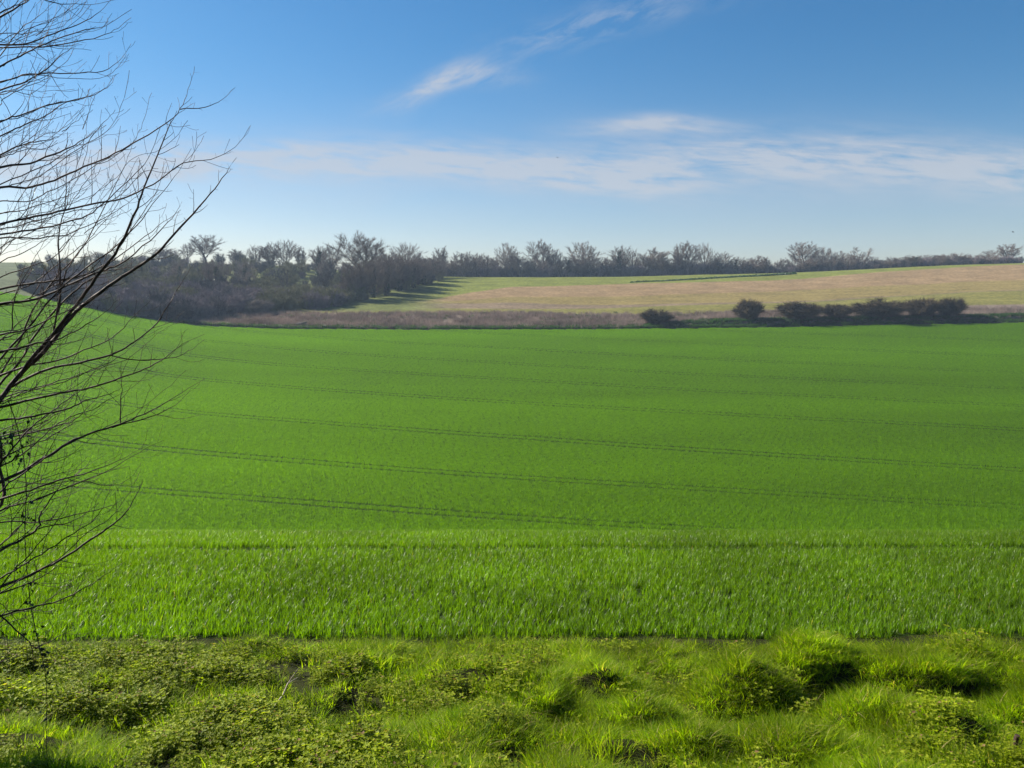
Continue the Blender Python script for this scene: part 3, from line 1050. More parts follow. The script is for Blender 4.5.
RIDGE = [  # kind, column, top row, width px, distance, label
    ('broad', 97, 252, 26, 396, 'small lone round tree on the far left ridge, seen through branches'),
    ('dense', 165, 247, 28, 380, 'dark dense tree at the left end of the wood skyline'),
    ('airy', 187, 243, 15, 378, 'thin pale tree just left of the flat-topped oak'),
    ('oak', 206, 235, 30, 372, 'spreading oak on the wood skyline with a clear trunk'),
    ('upright', 236, 249, 16, 372, 'narrow tree in the skyline gap right of the spreading oak'),
    ('airy', 255, 245, 20, 366, 'airy tree left of the round pair on the wood skyline'),
    ('dense', 270, 243, 20, 360, 'left tree of the round pair on the wood skyline'),
    ('broad', 286, 240, 25, 355, 'right tree of the round pair on the wood skyline'),
    ('upright', 301, 247, 12, 350, 'slim tree between the round pair and the ivied trees'),
    ('ivied', 318, 246, 20, 330, 'ivy-clad tree standing left of the tallest crown'),
    ('broad', 330, 245, 24, 336, 'low broad tree tucked against the left of the tallest crown'),
    ('oak', 359, 233, 52, 305, 'tallest broad crown on the skyline above the dark wood'),
    ('coppice', 386, 248, 22, 330, 'many-stemmed tree at the right foot of the tallest crown'),
    ('broad', 406, 243, 30, 362, 'pale fan-shaped tree right of the tallest crown'),
    ('upright', 440, 247, 15, 372, 'narrow ivy-topped tree standing alone on the ridge'),
    ('dense', 463, 252, 24, 386, 'low dense tree right of the narrow lone one'),
    ('airy', 477, 253, 20, 388, 'low airy tree before the first tall ridge crown'),
    ('broad', 508, 243, 25, 392, 'first tall rounded crown of the ridge line'),
    ('oak', 541, 240, 27, 394, 'oak with open forked limbs on the ridge line'),
    ('upright', 557, 250, 15, 392, 'slim tree right of the fork-limbed ridge oak'),
    ('oak', 582, 242, 30, 394, 'wide flat-crowned oak mid ridge'),
    ('ivied', 621, 246, 20, 390, 'dark ivy-crowned tree on the middle ridge'),
    ('airy', 634, 249, 18, 394, 'thin tree just behind the ivy-crowned one'),
    ('dense', 655, 248, 28, 392, 'pale low rounded tree between the ivied one and the tall pair'),
    ('dense', 687, 242, 28, 392, 'larger left tree of the tall pair on the right ridge'),
    ('airy', 706, 243, 18, 394, 'slighter right tree of the tall pair on the right ridge'),
    ('broad', 722, 252, 22, 392, 'low leaning tree at the end of the tall pair'),
    ('broad', 757, 256, 24, 398, 'small tree where the ridge line dips'),
    ('oak', 804, 242, 30, 400, 'tall peaked tree on the right ridge'),
    ('airy', 824, 247, 20, 402, 'thin-crowned tree beside the peaked one'),
    ('broad', 838, 251, 20, 400, 'low rounded tree after the peaked one'),
    ('coppice', 860, 247, 30, 400, 'wide many-stemmed tree on the right ridge'),
    ('broad', 955, 253, 30, 402, 'low dense clump tree near the right end of ridge'),
    ('coppice', 974, 254, 18, 402, 'small scrubby tree before the last two trees'),
    ('airy', 990, 250, 16, 404, 'second last tree at the right end of the ridge'),
    ('oak', 1009, 244, 22, 402, 'last round-headed tree at the right end of the ridge'),
]
for i, (k, c, top, wpx, d, lb) in enumerate(RIDGE):
    tree_px(k, c, top, wpx, d, lb, twig=M_twigpale if i in (2, 5, 13, 17, 20, 23, 25, 30, 31) else None)

# lesser trees filling the ridge line between the named ones
LOW = 'low bare tree filling the ridge line between taller crowns'
for c in list(range(416, 736, 8)) + list(range(738, 800, 9)) + list(range(808, 1000, 8)):
    d = _r.uniform(386, 402)
    top = np.interp(c, [410, 450, 600, 720, 750, 800, 870, 900, 1000], [256, 259, 258, 258, 261, 258, 256, 259, 257]) + _r.uniform(-4, 3)
    tree_px(_r.choice(['upright', 'dense', 'airy', 'coppice', 'ivied']), c + _r.uniform(-3, 3), top, _r.uniform(12, 20), d, LOW, 'low trees filling the ridge line')


# trees of the wood itself
def in_wood(x, y):
    t = x / y
    c = 512 + t * F
    front = np.interp(c, [20, 60, 110, 180, 250, 330, 400, 445], [206, 201, 201, 202, 222, 238, 285, 345])
    back = np.interp(c, [20, 60, 110, 400, 445], [330, 360, 385, 385, 375])
    return c > 24 and c < 445 and front < y < back


WOODL = 'bare tree standing in the dark wood below the skyline'
IVYL = 'ivy-clad dark trunk tree standing in the wood'
placed = []
tries = 0
while len(placed) < 46 and tries < 9000:
    tries += 1
    y = _r.uniform(232, 382)
    x = _r.uniform(-0.46, -0.08) * y
    if not in_wood(x, y - 12) or any((x - a) ** 2 + (y - b) ** 2 < 34 for a, b in placed):
        continue
    placed.append((x, y))
    lim = slope_of(260 if x / y > -0.45 else 266) * y + CZ - float(hz(x, y))
    h = min(_r.uniform(7, 12), max(3.5, lim))
    iv = _r.random() < 0.45
    plant_tree('ivied' if iv else _r.choice(['airy', 'broad', 'coppice', 'upright']), x, y, h, h * _r.uniform(0.45, 0.7), IVYL if iv else WOODL,
               'ivy-clad trees in the wood' if iv else 'bare trees in the wood', _r.uniform(0, 6.28),
               _r.choice([M_twig, M_twigpale, M_olive, M_darktwig]))

for c, d, top, wpx in ((372, 268, 258, 24), (386, 276, 256, 26), (398, 292, 256, 28), (412, 305, 258, 26), (424, 322, 259, 24), (434, 342, 258, 20), (352, 258, 262, 24), (440, 362, 259, 16), (379, 283, 257, 22), (392, 300, 257, 22), (405, 312, 257, 22), (418, 330, 258, 20), (362, 262, 261, 22)):
    tree_px('darkclump', c, top, wpx * 1.0, d, 'dark dense rounded tree on the right-hand edge of the wood above the shaded grass', 'dark trees on the edge of the wood')

# ---- undergrowth of the wood and of the ridge line
sh_p = []
for s, (h, w) in enumerate(((4.2, 5.0), (3.4, 4.4), (4.8, 4.6))):
    sb, cb = shrub_proto(40 + s, h, w, 22, 0.028, 60)
    for v, q in zip(cb.v, [0]):
        pass
    mb = MB()
    for src in (sb, cb):
        mb.v += src.v
        mb.c += src.c
        mb.q += [q + mb.n for q in src.q]
        mb.t += [t + mb.n for t in src.t]
        mb.n += src.n
    for mt in (M_shrub, M_darktwig, M_olive):
        sh_p.append(obj('bare_scrub', mb.mesh('bare_scrub', False), mt, None, False))
P = []
for _ in range(20000):
    y = _r.uniform(200.8, 380)
    x = _r.uniform(-0.59, -0.08) * y
    if not in_wood(x, y):
        continue
    if _r.random() > (1.0 if y < 256 + 14 * fbm(np.float64(x * 0.06), np.float64(0.5), 5) else 0.06):
        continue
    if any((x - a) ** 2 + (y - b) ** 2 < 4.5 for a, b, _z in P[-400:]):
        continue
    P.append((x, y, float(hz(x, y))))
    if len(P) > 1100:
        break
P = np.array(P)
sc = (0.75 + 0.55 * rng.random(len(P))) * np.interp(P[:, 0] / P[:, 1] * F + 512, [20, 60, 120], [0.5, 0.8, 1.0])
kn = fbm(P[:, 0] * 0.09, P[:, 1] * 0.09, 91) + rng.normal(0, 0.05, len(P))
up_ = P[:, 1] > 250
kk = np.where(kn > np.where(up_, 0.47, 0.60), 2, np.where(kn < 0.42, 1, 0)) + 3 * rng.integers(0, 3, len(P))
scatter('wood_thicket', P, np.stack([np.zeros(len(P))] * 2 + [rng.random(len(P)) * 6.28], -1), np.stack([sc, sc, sc * (0.8 + 0.4 * rng.random(len(P)))], -1),
        kk, sh_p, 'mauve grey bare thicket at the foot of the wood')
P = []
for c in np.arange(408, 1016, 1.3):
    for rep in range(2):
        d = _r.uniform(388, 404)
        x = (c - 512) / F * d
        P.append((x, d, float(hz(x, d)) - 0.2))
P = np.array(P)
sc = 0.45 + 0.75 * rng.random(len(P))
sc *= np.interp(P[:, 0] / P[:, 1] * F + 512, [440, 720, 760, 850, 1010], [1.25, 1.25, 0.95, 0.95, 0.8])
scatter('ridge_undergrowth', P, np.stack([np.zeros(len(P))] * 2 + [rng.random(len(P)) * 6.28], -1), np.stack([sc, sc, sc], -1),
        3 * rng.integers(0, 3, len(P)) + (rng.random(len(P)) < 0.45), sh_p, 'dark bare undergrowth beneath the ridge trees')

# ---- dead weeds and rough bank at the far edge of the crop
weed_p = [blade_patch('weed_tuft', 34, 0, 0, 0.75, 0.5, 0.035, 0.25, 0.2, M_weed, s, 0.55, 0, 2) for s in (31, 32)]
weed_p += [blade_patch('green_bank_tuft', 40, 0, 0, 0.5, 0.5, 0.08, 0.6, 0.6, M_bank, 33, 0.6, 0, 2)]
n = 16000
y = 200.4 + 26 * rng.random(n) ** 1.15
x = (-0.40 + 1.12 * rng.random(n)) * y
cpx = 512 + x / y * F
scrubend = np.interp(cpx, BC, BY[4])
grn = (rng.random(n) < np.where(y < 203.5, 0.8, 0.06)) | ((cpx > 640) & (y < np.interp(cpx, [640, 700, 1024], [204, 207, 210])) & (rng.random(n) < 0.9))
dn = np.where(y > scrubend, 0.05, 0.35 + 1.3 * (fbm(x * 0.12, y * 0.2, 71) - 0.25))
dn = np.where(y < 204, 1.0, dn)
keep = rng.random(n) < dn
x, y, grn = x[keep], y[keep], grn[keep]
sc = 0.6 + 0.8 * rng.random(len(x))
kk = np.where(grn, 2, rng.integers(0, 2, len(x)))
scatter('dead_weeds', np.stack([x, y, hz(x, y)], -1), np.stack([np.zeros(len(x))] * 2 + [rng.random(len(x)) * 6.28], -1), np.stack([sc, sc, sc], -1), kk, weed_p,
        'dead mauve weeds and rough bank beyond the crop')

# ---- hedge bushes at the far edge of the crop
HB = []
for s in range(4):
    HB.append([m.mesh(nm, False) for m, nm in zip(shrub_proto(60 + s, 4.0, 5.0, 56, 0.022, 150), ('stem', 'crown'))])
for colm, top, base, wpx, lb in (
    (656, 308, 327.5, 36, 'low brown leaning bush standing apart on the field edge'),
    (748, 298, 325, 30, 'round dark bush standing alone left of the hedge'),
    (800, 301, 325, 46, 'reddish brown bush at the left end of the hedge'),
    (836, 303, 325, 32, 'low gappy bush with pale stems in the hedge'),
    (879, 298, 324.5, 54, 'widest dark bush in the middle of the hedge'),
    (921, 297, 324, 36, 'rounded bush right of the widest hedge bush'),
    (949, 296.5, 323.5, 32, 'dark bush at the right end of the hedge'),
):
    d = 205.0
    x = (colm - 512) / F * d
    gz = float(hz(x, d))
    h = CZ + slope_of(top) * d - gz
    e = bpy.data.objects.new('hedge_bush', None)
    col0.objects.link(e)
    e.location = (x, d, gz)
    e.scale = ((1.24 if colm > 790 else 1.08) * wpx / F * d / 5.0, 1.0 * wpx / F * d / 5.0, h / 4.1)
    e.rotation_euler = (0, 0, _r.uniform(0, 6.28) if wpx < 40 else 0)
    tag(e, lb, 'bush', 'bare bushes on the far field edge')
    ms = HB[_r.randrange(4)]
    for me, nm in zip(ms, ('stem', 'crown')):
        if not me.materials:
            me.materials.append(M_haw)
        o = bpy.data.objects.new(nm, me)
        col0.objects.link(o)
        o.parent = e

# pale round sallow at the wood edge and a dark stump heap in the weeds
x, d = (262 - 512) / F * 222, 222.0
e = bpy.data.objects.new('sallow_bush', None)
col0.objects.link(e)
e.location = (x, d, float(hz(x, d)))
e.scale = (1.5, 1.4, 0.95)
tag(e, 'pale grey rounded bush at the near edge of the wood', 'bush')
for me, nm in zip(HB[1], ('stem', 'crown')):
    o = bpy.data.objects.new(nm, me)
    col0.objects.link(o)
    o.parent = e
    o.material_slots[0].link = 'OBJECT'
    o.material_slots[0].material = M_twigpale

mb = MB()
g = random.Random(5)
for k in range(7):
    a = g.uniform(-0.5, 0.5)
    c = np.array([g.uniform(-0.9, 0.9), g.uniform(-0.3, 0.3), 0.25 + 0.28 * (k // 3)])
    dv = np.array([math.cos(a), math.sin(a), g.uniform(-0.15, 0.1)]) * g.uniform(0.7, 1.3)
    rr = g.uniform(0.16, 0.3)
    mb.tube([c - dv, c - dv * 0.3, c + dv * 0.4, c + dv], [rr, rr * 1.1, rr, rr * 0.85], 8)
x, d = (299 - 512) / F * 203.5, 203.5
o = obj('log_heap', mb.mesh('log_heap'), M_trunk)
o.location = (x, d, float(hz(x, d)))
tag(o, 'dark heap of old logs in the weeds on the field edge', 'log heap')

# ---- low dark hedge line across the hillside
hp = [ground_at(c, r, 215) for c, r in ((630, 282.6), (670, 280.8), (710, 278.6), (755, 276.4), (796, 274))]
mb = MB()
g = random.Random(9)
G = np.random.default_rng(9)
for k in range(4600):
    f = g.random() ** 0.8 * (len(hp) - 1)
    i = min(int(f), len(hp) - 2)
    x = hp[i][0] + (hp[i + 1][0] - hp[i][0]) * (f - i)
    y = hp[i][1] + (hp[i + 1][1] - hp[i][1]) * (f - i) + g.gauss(0, 0.5)
    hh = 0.12 + 0.45 * f / 4
    c = np.array([x, y, float(hz(x, y)) + hh * g.random()])
    u_, v_ = G.normal(0, 0.2, 3), G.normal(0, 0.2, 3)
    mb.add([c - u_, c - v_, c + u_, c + v_], [(0, 1, 2, 3)], None, g.random() * 0.8)
o = obj('low_hedge', mb.mesh('low_hedge', False), M_bank)
tag(o, 'low dark green hedge line running up the brown hillside', 'hedge')

# ------------------------------------------------------------------ near bare tree at the left
LIMBS = [  # pixel path, start px thickness, depth start, depth change
    ([(0, 187), (25, 188), (42, 184), (68, 174), (101, 160), (130, 145), (165, 124), (180, 109), (188, 90), (195, 66)], 3.6, 4.9, 0.3),
    ([(180, 109), (205, 107), (222, 99), (235, 88)], 1.5, 5.2, 0.1),
    ([(0, 224), (35, 217), (65, 210), (100, 203), (130, 196), (160, 180), (182, 163), (210, 160), (235, 147), (250, 127)], 3.4, 4.6, 0.3),
    ([(0, 235), (42, 228), (81, 218), (102, 204), (130, 179), (148, 158), (160, 128)], 2.8, 4.7, -0.2),
    ([(-30, 440), (0, 400), (22, 372), (50, 345), (70, 318), (100, 292), (130, 272), (155, 255), (180, 228), (205, 200), (222, 178), (236, 157)], 6.2, 5.0, 0.5),
    ([(10, 386), (35, 355), (60, 325), (82, 298), (100, 272), (120, 246), (137, 208), (147, 180), (168, 130), (177, 111)], 5.0, 5.05, -0.3),
    ([(0, 289), (29, 284), (62, 280), (92, 272), (130, 248), (158, 226), (181, 210)], 3.4, 5.5, 0.2),
    ([(0, 304), (36, 299), (64, 287), (100, 271), (120, 264), (150, 240), (172, 218), (182, 202)], 4.2, 5.2, 0.2),
    ([(52, 345), (54, 330), (61, 285), (58, 240), (66, 200), (66, 165), (68, 132)], 2.4, 5.1, 0.1),
    ([(58, 315), (64, 278), (75, 258), (85, 245), (105, 228), (115, 213)], 2.2, 5.1, 0.2),
    ([(0, 17), (20, 6), (34, -3), (60, -20)], 3.0, 5.6, 0.2),
    ([(0, 13), (14, 6), (28, -2), (44, -16)], 2.2, 5.3, 0.2),
    ([(0, 45), (25, 44), (55, 33), (80, 24), (100, 12), (112, -2)], 2.6, 5.0, 0.3),
    ([(0, 66), (20, 56), (45, 44), (85, 30), (105, 26), (132, 9)], 2.6, 4.7, 0.2),
    ([(0, 48), (40, 47), (70, 43), (100, 36), (118, 28), (131, 17)], 2.2, 5.3, 0.1),
    ([(0, 90), (25, 82), (45, 70), (60, 56), (76, 46)], 2.6, 5.1, 0.1),
    ([(45, 70), (58, 58), (66, 41)], 1.2, 5.2, 0.1),
    ([(0, 82), (30, 74), (70, 73), (103, 71), (120, 60), (131, 44)], 2.2, 5.5, 0.2),
    ([(0, 122), (20, 115), (50, 105), (75, 100), (95, 94), (110, 85), (116, 75)], 2.4, 4.9, 0.2),
    ([(0, 136), (20, 127), (45, 116), (65, 103), (84, 98), (90, 88)], 2.2, 5.2, 0.3),
    ([(30, -4), (55, 3), (70, 4), (95, 4), (122, -1)], 1.6, 5.2, 0.1),
    ([(0, 55), (20, 30), (40, 15), (58, -2)], 1.6, 5.4, 0.1),
    ([(36, 36), (50, 22), (64, 3)], 1.3, 5.2, 0.0),
    ([(82, 130), (90, 110), (95, 95)], 1.2, 5.0, 0.0),
    ([(62, 132), (75, 122), (85, 113)], 1.1, 4.9, 0.0),
    ([(90, 138), (104, 122), (116, 110)], 1.3, 5.0, 0.0),
    ([(0, 95), (15, 91), (30, 94), (42, 86), (52, 76)], 1.4, 5.4, 0.0),
    ([(0, 155), (20, 145), (40, 141), (55, 138), (70, 128)], 2.6, 5.3, 0.2),
    ([(0, 168), (30, 163), (60, 152), (75, 145), (90, 135), (103, 125)], 3.4, 4.6, 0.2),
    ([(0, 184), (40, 168), (70, 150), (88, 137), (98, 128)], 1.8, 5.1, 0.2),
    ([(0, 213), (25, 210), (60, 198), (80, 190), (94, 181)], 1.8, 5.4, 0.2),
    ([(67, 210), (75, 198), (90, 175), (97, 160), (100, 149)], 1.3, 4.9, 0.1),
    ([(0, 238), (30, 238), (60, 236), (80, 229), (110, 215), (132, 200), (141, 192)], 2.4, 4.9, 0.3),
    ([(84, 233), (100, 222), (113, 218), (132, 209)], 1.3, 4.9, 0.1),
    ([(0, 262), (25, 252), (45, 240), (68, 226), (80, 214)], 1.6, 5.5, 0.2),
    ([(0, 352), (30, 345), (55, 340), (80, 328), (104, 313), (118, 300)], 2.4, 4.8, 0.2),
    ([(12, 386), (45, 370), (80, 363), (112, 354), (130, 345), (152, 328), (168, 306), (180, 285), (194, 264)], 3.0, 5.2, 0.3),
    ([(0, 408), (30, 400), (60, 393), (90, 388), (120, 378), (145, 369), (165, 358), (182, 344), (205, 334)], 3.0, 5.0, 0.2),
    ([(110, 356), (140, 360), (175, 357), (192, 349), (204, 340)], 1.5, 5.3, 0.1),
    ([(0, 421), (35, 416), (70, 408), (86, 400), (110, 394), (126, 384)], 2.6, 4.7, 0.2),
    ([(0, 440), (30, 433), (60, 425), (75, 420), (90, 405), (102, 392)], 2.2, 5.4, 0.1),
    ([(0, 375), (28, 366), (58, 360), (84, 350), (112, 338), (134, 316), (150, 300)], 2.4, 5.3, 0.2),
    ([(0, 335), (26, 330), (52, 318), (80, 306), (96, 296)], 2.2, 4.8, 0.1),
    ([(0, 482), (25, 470), (50, 455), (75, 440), (100, 430), (125, 422), (150, 411), (175, 397), (205, 378)], 4.0, 4.7, 0.3),
    ([(120, 424), (121, 400), (122, 385), (121, 362)], 1.4, 4.9, 0.0),
    ([(112, 427), (150, 417), (175, 405), (190, 390)], 1.6, 4.9, 0.2),
    ([(0, 460), (22, 448), (45, 440), (70, 425), (90, 416), (108, 402)], 1.8, 5.2, 0.2),
    ([(0, 500), (30, 490), (60, 480), (90, 472), (120, 460), (146, 446)], 2.8, 4.9, 0.2),
    ([(30, 502), (60, 490), (85, 480), (110, 470), (140, 452), (163, 440)], 2.0, 4.9, 0.2),
    ([(85, 481), (110, 486), (130, 478), (142, 462)], 1.1, 5.0, 0.1),
    ([(0, 510), (30, 502), (60, 490), (78, 482)], 2.0, 5.2, 0.1),
    ([(0, 551), (20, 540), (38, 528), (40, 515), (50, 500), (64, 480), (74, 462)], 3.2, 4.6, 0.2),
    ([(38, 528), (70, 522), (88, 512), (99, 502)], 1.4, 4.65, 0.1),
    ([(0, 522), (40, 522), (75, 515), (100, 509), (116, 504), (124, 497)], 1.8, 5.1, 0.2),
    ([(0, 587), (30, 575), (60, 560), (90, 540), (112, 525), (128, 510), (137, 493), (143, 481)], 3.6, 4.6, 0.2),
    ([(0, 594), (40, 578), (65, 560)], 2.0, 4.9, 0.1),
    ([(112, 525), (132, 529)], 0.9, 4.8, 0.0),
    ([(0, 616), (30, 608), (60, 600), (85, 588), (110, 572), (126, 561)], 2.4, 4.8, 0.2),
    ([(0, 616), (15, 630), (30, 643), (33, 660), (36, 676)], 2.0, 4.8, 0.0),
    ([(34, 648), (50, 641), (65, 633), (82, 627)], 1.4, 4.8, 0.1),
    ([(30, 645), (55, 654), (76, 661)], 1.0, 4.8, 0.0),
    ([(-10, 668), (10, 657), (34, 645)], 1.4, 4.85, 0.0),
    ([(-10, 649), (15, 650), (38, 648)], 1.3, 4.7, 0.0),
    ([(0, 255), (12, 240), (20, 226), (38, 205), (52, 188)], 1.2, 5.1, 0.1),
    ([(12, 330), (14, 300), (28, 270), (42, 245), (50, 232)], 1.4, 5.0, 0.1),
]
tree = bpy.data.objects.new('roadside_tree', None)
col0.objects.link(tree)
TX, TY = -3.85, 5.15
tree.location = (TX, TY, float(hz(TX, TY)))
tag(tree, 'bare branching tree reaching in from the left edge of the photo', 'tree')
org = np.array(tree.location)
tz0 = float(hz(TX, TY))
TRUNK = np.array([(TX, TY, tz0 - 0.3), (TX + 0.02, TY, tz0 + 0.6), (TX - 0.05, TY + 0.03, tz0 + 1.5), (TX + 0.06, TY - 0.04, tz0 + 2.6), (TX + 0.02, TY + 0.05, tz0 + 3.7), (TX + 0.18, TY, tz0 + 4.9), (TX + 0.2, TY + 0.05, tz0 + 6.2)])
mb = MB()
mb.tube(TRUNK - org, [0.17, 0.12, 0.105, 0.09, 0.07, 0.045, 0.015], 10)
obj('trunk', mb.mesh('trunk'), M_near, tree)
gn = random.Random(3)
GN = np.random.default_rng(3)


def catmull(P, m=5):
    P = np.asarray(P, float)
    Q = np.vstack([2 * P[0] - P[1], P, 2 * P[-1] - P[-2]])
    out = []
    for i in range(len(P) - 1):
        p0, p1, p2, p3 = Q[i:i + 4]
        for k in range(m):
            u = k / m
            out.append(0.5 * ((2 * p1) + (-p0 + p2) * u + (2 * p0 - 5 * p1 + 4 * p2 - p3) * u * u + (-p0 + 3 * p1 - 3 * p2 + p3) * u ** 3))
    out.append(P[-1])
    return np.array(out)


def twigs(mb, C, R, level):
    """short spurs and curved side twigs"""
    L = np.linalg.norm(np.diff(C, axis=0), axis=1)
    s = np.concatenate([[0], np.cumsum(L)])
    pos = 0.05 + gn.random() * 0.06
    side = 1
    while pos < s[-1] * 0.97:
        i = min(np.searchsorted(s, pos), len(C) - 2)
        p, d = C[i], C[i + 1] - C[i]
        d = d / (np.linalg.norm(d) + 1e-9)
        nrm = np.cross(d, [0.1, 1, 0])
        nrm /= np.linalg.norm(nrm) + 1e-9
        if nrm[2] < 0:
            nrm = -nrm
        out = nrm * side + GN.normal(0, 0.35, 3)
        out /= np.linalg.norm(out)
        r = min(R[i] * 0.6, 0.0026)
        if gn.random() < (0.52 if level == 0 else 0.2):
            ln = gn.uniform(0.08, 0.40) * (1 if level == 0 else 0.55) * (1 - 0.75 * pos / s[-1])
            q = [p]
            dd = d * 0.75 + out * 0.75
            for k in range(5):
                dd = dd + np.array([0.0, 0, 0.13]) + GN.normal(0, 0.12, 3)
                dd /= np.linalg.norm(dd)
                q.append(q[-1] + dd * ln / 5)
            q = np.array(q)
            rr = np.linspace(r, 0.0011, 6)
            mb.tube(q, rr, 3)
            if level == 0:
                twigs(mb, q, rr, 1)
        else:
            ln = gn.uniform(0.012, 0.04)
            dd = d * 0.5 + out
            dd /= np.linalg.norm(dd)
            mb.tube([p, p + dd * ln * 0.6, p + dd * ln], [r * 0.75, r * 0.55, r * 0.7], 3)
        side = -side
        pos += gn.uniform(0.03, 0.09)


for pts_, th, d0, dd in LIMBS:
    runs = [(pts_, th, d0, dd)]
    if pts_[0][0] <= 2 and len(pts_) > 3:
        for k in range(3 if pts_[0][1] > 320 else 2):
            ox, oy, sh, sq = gn.uniform(-22, 2), gn.uniform(-19, 19), gn.uniform(0.6, 1.0), gn.uniform(-0.14, 0.12)
            runs.append(([(a * sh + ox if q else -4, b + oy + sq * a + gn.uniform(-2.5, 2.5)) for q, (a, b) in enumerate(pts_)], th * gn.uniform(0.35, 0.6), d0 + gn.uniform(-0.5, 0.8), dd))
    mb = MB()
    for P_, th_, d_, dd_ in runs:
        nn = len(P_)
        W3 = [np.array(pix(a, b, d_ + dd_ * (k / (nn - 1)) ** 1.3 + gn.uniform(-0.02, 0.02))) for k, (a, b) in enumerate(P_)]
        lead = []
        if P_[0][0] <= 2:      # carry the limb back to the trunk
            s0 = W3[0]
            dirn = W3[1] - W3[0]
            zt = max(s0[2] - 0.38 - 0.25 * gn.random(), tz0 + 0.25)
            f = np.interp(zt, TRUNK[:, 2], np.arange(len(TRUNK)))
            i = min(int(f), len(TRUNK) - 2)
            tp = TRUNK[i] + (TRUNK[i + 1] - TRUNK[i]) * (f - i)
            a = s0 - dirn / (np.linalg.norm(dirn) + 1e-6) * 0.3
            lead = [tp, tp * 0.55 + a * 0.45 + np.array([0, 0, -0.03]), a * 0.9 + tp * 0.1]
        C = catmull(np.array(lead + W3), 4)
        r0 = th_ * (0.66 if P_[0][1] < 330 else 0.92) * d_ / F * 0.5
        nl = len(lead) * 4
        R = np.concatenate([np.linspace(r0 * 1.5, r0, nl, endpoint=False) if nl else np.zeros(0), np.maximum(0.0012, r0 * (1 - np.linspace(0, 1, len(C) - nl)) ** 0.75)])
        wob = GN.normal(0, 0.0022, C.shape)
        wob[:nl] = 0
        C = C + wob
        mb.tube(C - org, R, 6)
        twigs(mb, (C - org)[nl:], R[nl:], 0)
    obj('branch', mb.mesh('branch'), M_near, tree)

# climbing plant hanging from the tree, with dark leaves
vine = bpy.data.objects.new('climbing_vine', None)
col0.objects.link(vine)
VP = [(8, 400), (18, 430), (26, 480), (25, 540), (30, 600), (38, 640), (45, 672), (47, 702), (46, 735)]
Wv = np.array([np.array(pix(a, b, 4.55 + 0.03 * math.sin(k * 2))) for k, (a, b) in enumerate(VP)])
gx, gy = Wv[-1][0], Wv[-1][1]
Wv = np.vstack([Wv, [[gx, gy, float(hz(gx, gy)) - 0.02]]])
vine.location = (gx, gy, float(hz(gx, gy)))
vo = np.array(vine.location)
tag(vine, 'thin climbing vine with dark leaves hanging below the bare branches', 'vine')
C = catmull(Wv, 6)
mb = MB()
mb.tube(C - vo, np.linspace(0.0028, 0.0016, len(C)), 5)
obj('stem', mb.mesh('stem'), M_near, vine)
mb = MB()
clus = [(4, 450, 44, 0.07), (10, 440, 22, 0.05), (18, 462, 10, 0.03), (28, 435, 9, 0.03), (30, 418, 6, 0.02), (28, 512, 8, 0.03), (30, 492, 8, 0.03), (31, 520, 5, 0.02), (24, 545, 6, 0.025),
        (18, 570, 4, 0.02), (30, 585, 5, 0.02), (29, 600, 14, 0.035), (37, 629, 14, 0.03), (39, 645, 18, 0.03), (46, 655, 8, 0.025), (45, 668, 12, 0.03), (50, 683, 6, 0.03), (48, 715, 8, 0.04)]
for a, b, n_, rr in clus:
    c0 = np.array(pix(a, b, 4.55)) - vo
    for k in range(n_ if a < 12 else max(3, n_ // 2)):
        c = c0 + GN.normal(0, rr * 0.6, 3)
        u_ = GN.normal(0, 1, 3)
        u_[2] -= 0.8
        u_ /= np.linalg.norm(u_)
        v_ = np.cross(u_, GN.normal(0, 1, 3))
        v_ /= np.linalg.norm(v_) + 1e-6
        s = gn.uniform(0.009, 0.02)
        nn = np.cross(u_, v_) * s * 0.15
        mb.add([c, c + u_ * s * 0.5 + v_ * s * 0.55 + nn, c + u_ * s * 1.1 + v_ * s * 0.3, c + u_ * s * 1.6, c + u_ * s * 1.1 - v_ * s * 0.3, c + u_ * s * 0.5 - v_ * s * 0.55 + nn],
               [(0, 1, 2, 3), (0, 3, 4, 5)], None, gn.random() * 0.4)
obj('leaves', mb.mesh('leaves', False), M_ivy, vine)

# ------------------------------------------------------------------ small things on the verge and in the air
g = random.Random(2)


def dead_twig(c0, r0, c1, r1, lb):
    ends = []
    for c, r in ((c0, r0), (c1, r1)):
        x, y = ground_at(c, r, 3.5, 12)
        ends.append(np.array([x, y, float(hz(x, y)) + 0.10]))
    a, b = ends
    P = [a, a * 0.7 + b * 0.3 + np.array([0.02, 0, 0.03]), a * 0.35 + b * 0.65 + np.array([-0.01, 0, 0.04]), b]
    mb = MB()
    mb.tube(np.array(P) - a, [0.006, 0.0055, 0.0045, 0.002], 5)
    m = np.array(P[2]) - a
    mb.tube([m, m + np.array([0.05, 0.02, 0.07]), m + np.array([0.08, 0.05, 0.11])], [0.0035, 0.003, 0.0015], 4)
    o = obj('fallen_twig', mb.mesh('fallen_twig'), M_straw)
    o.location = a
    tag(o, lb, 'twig')


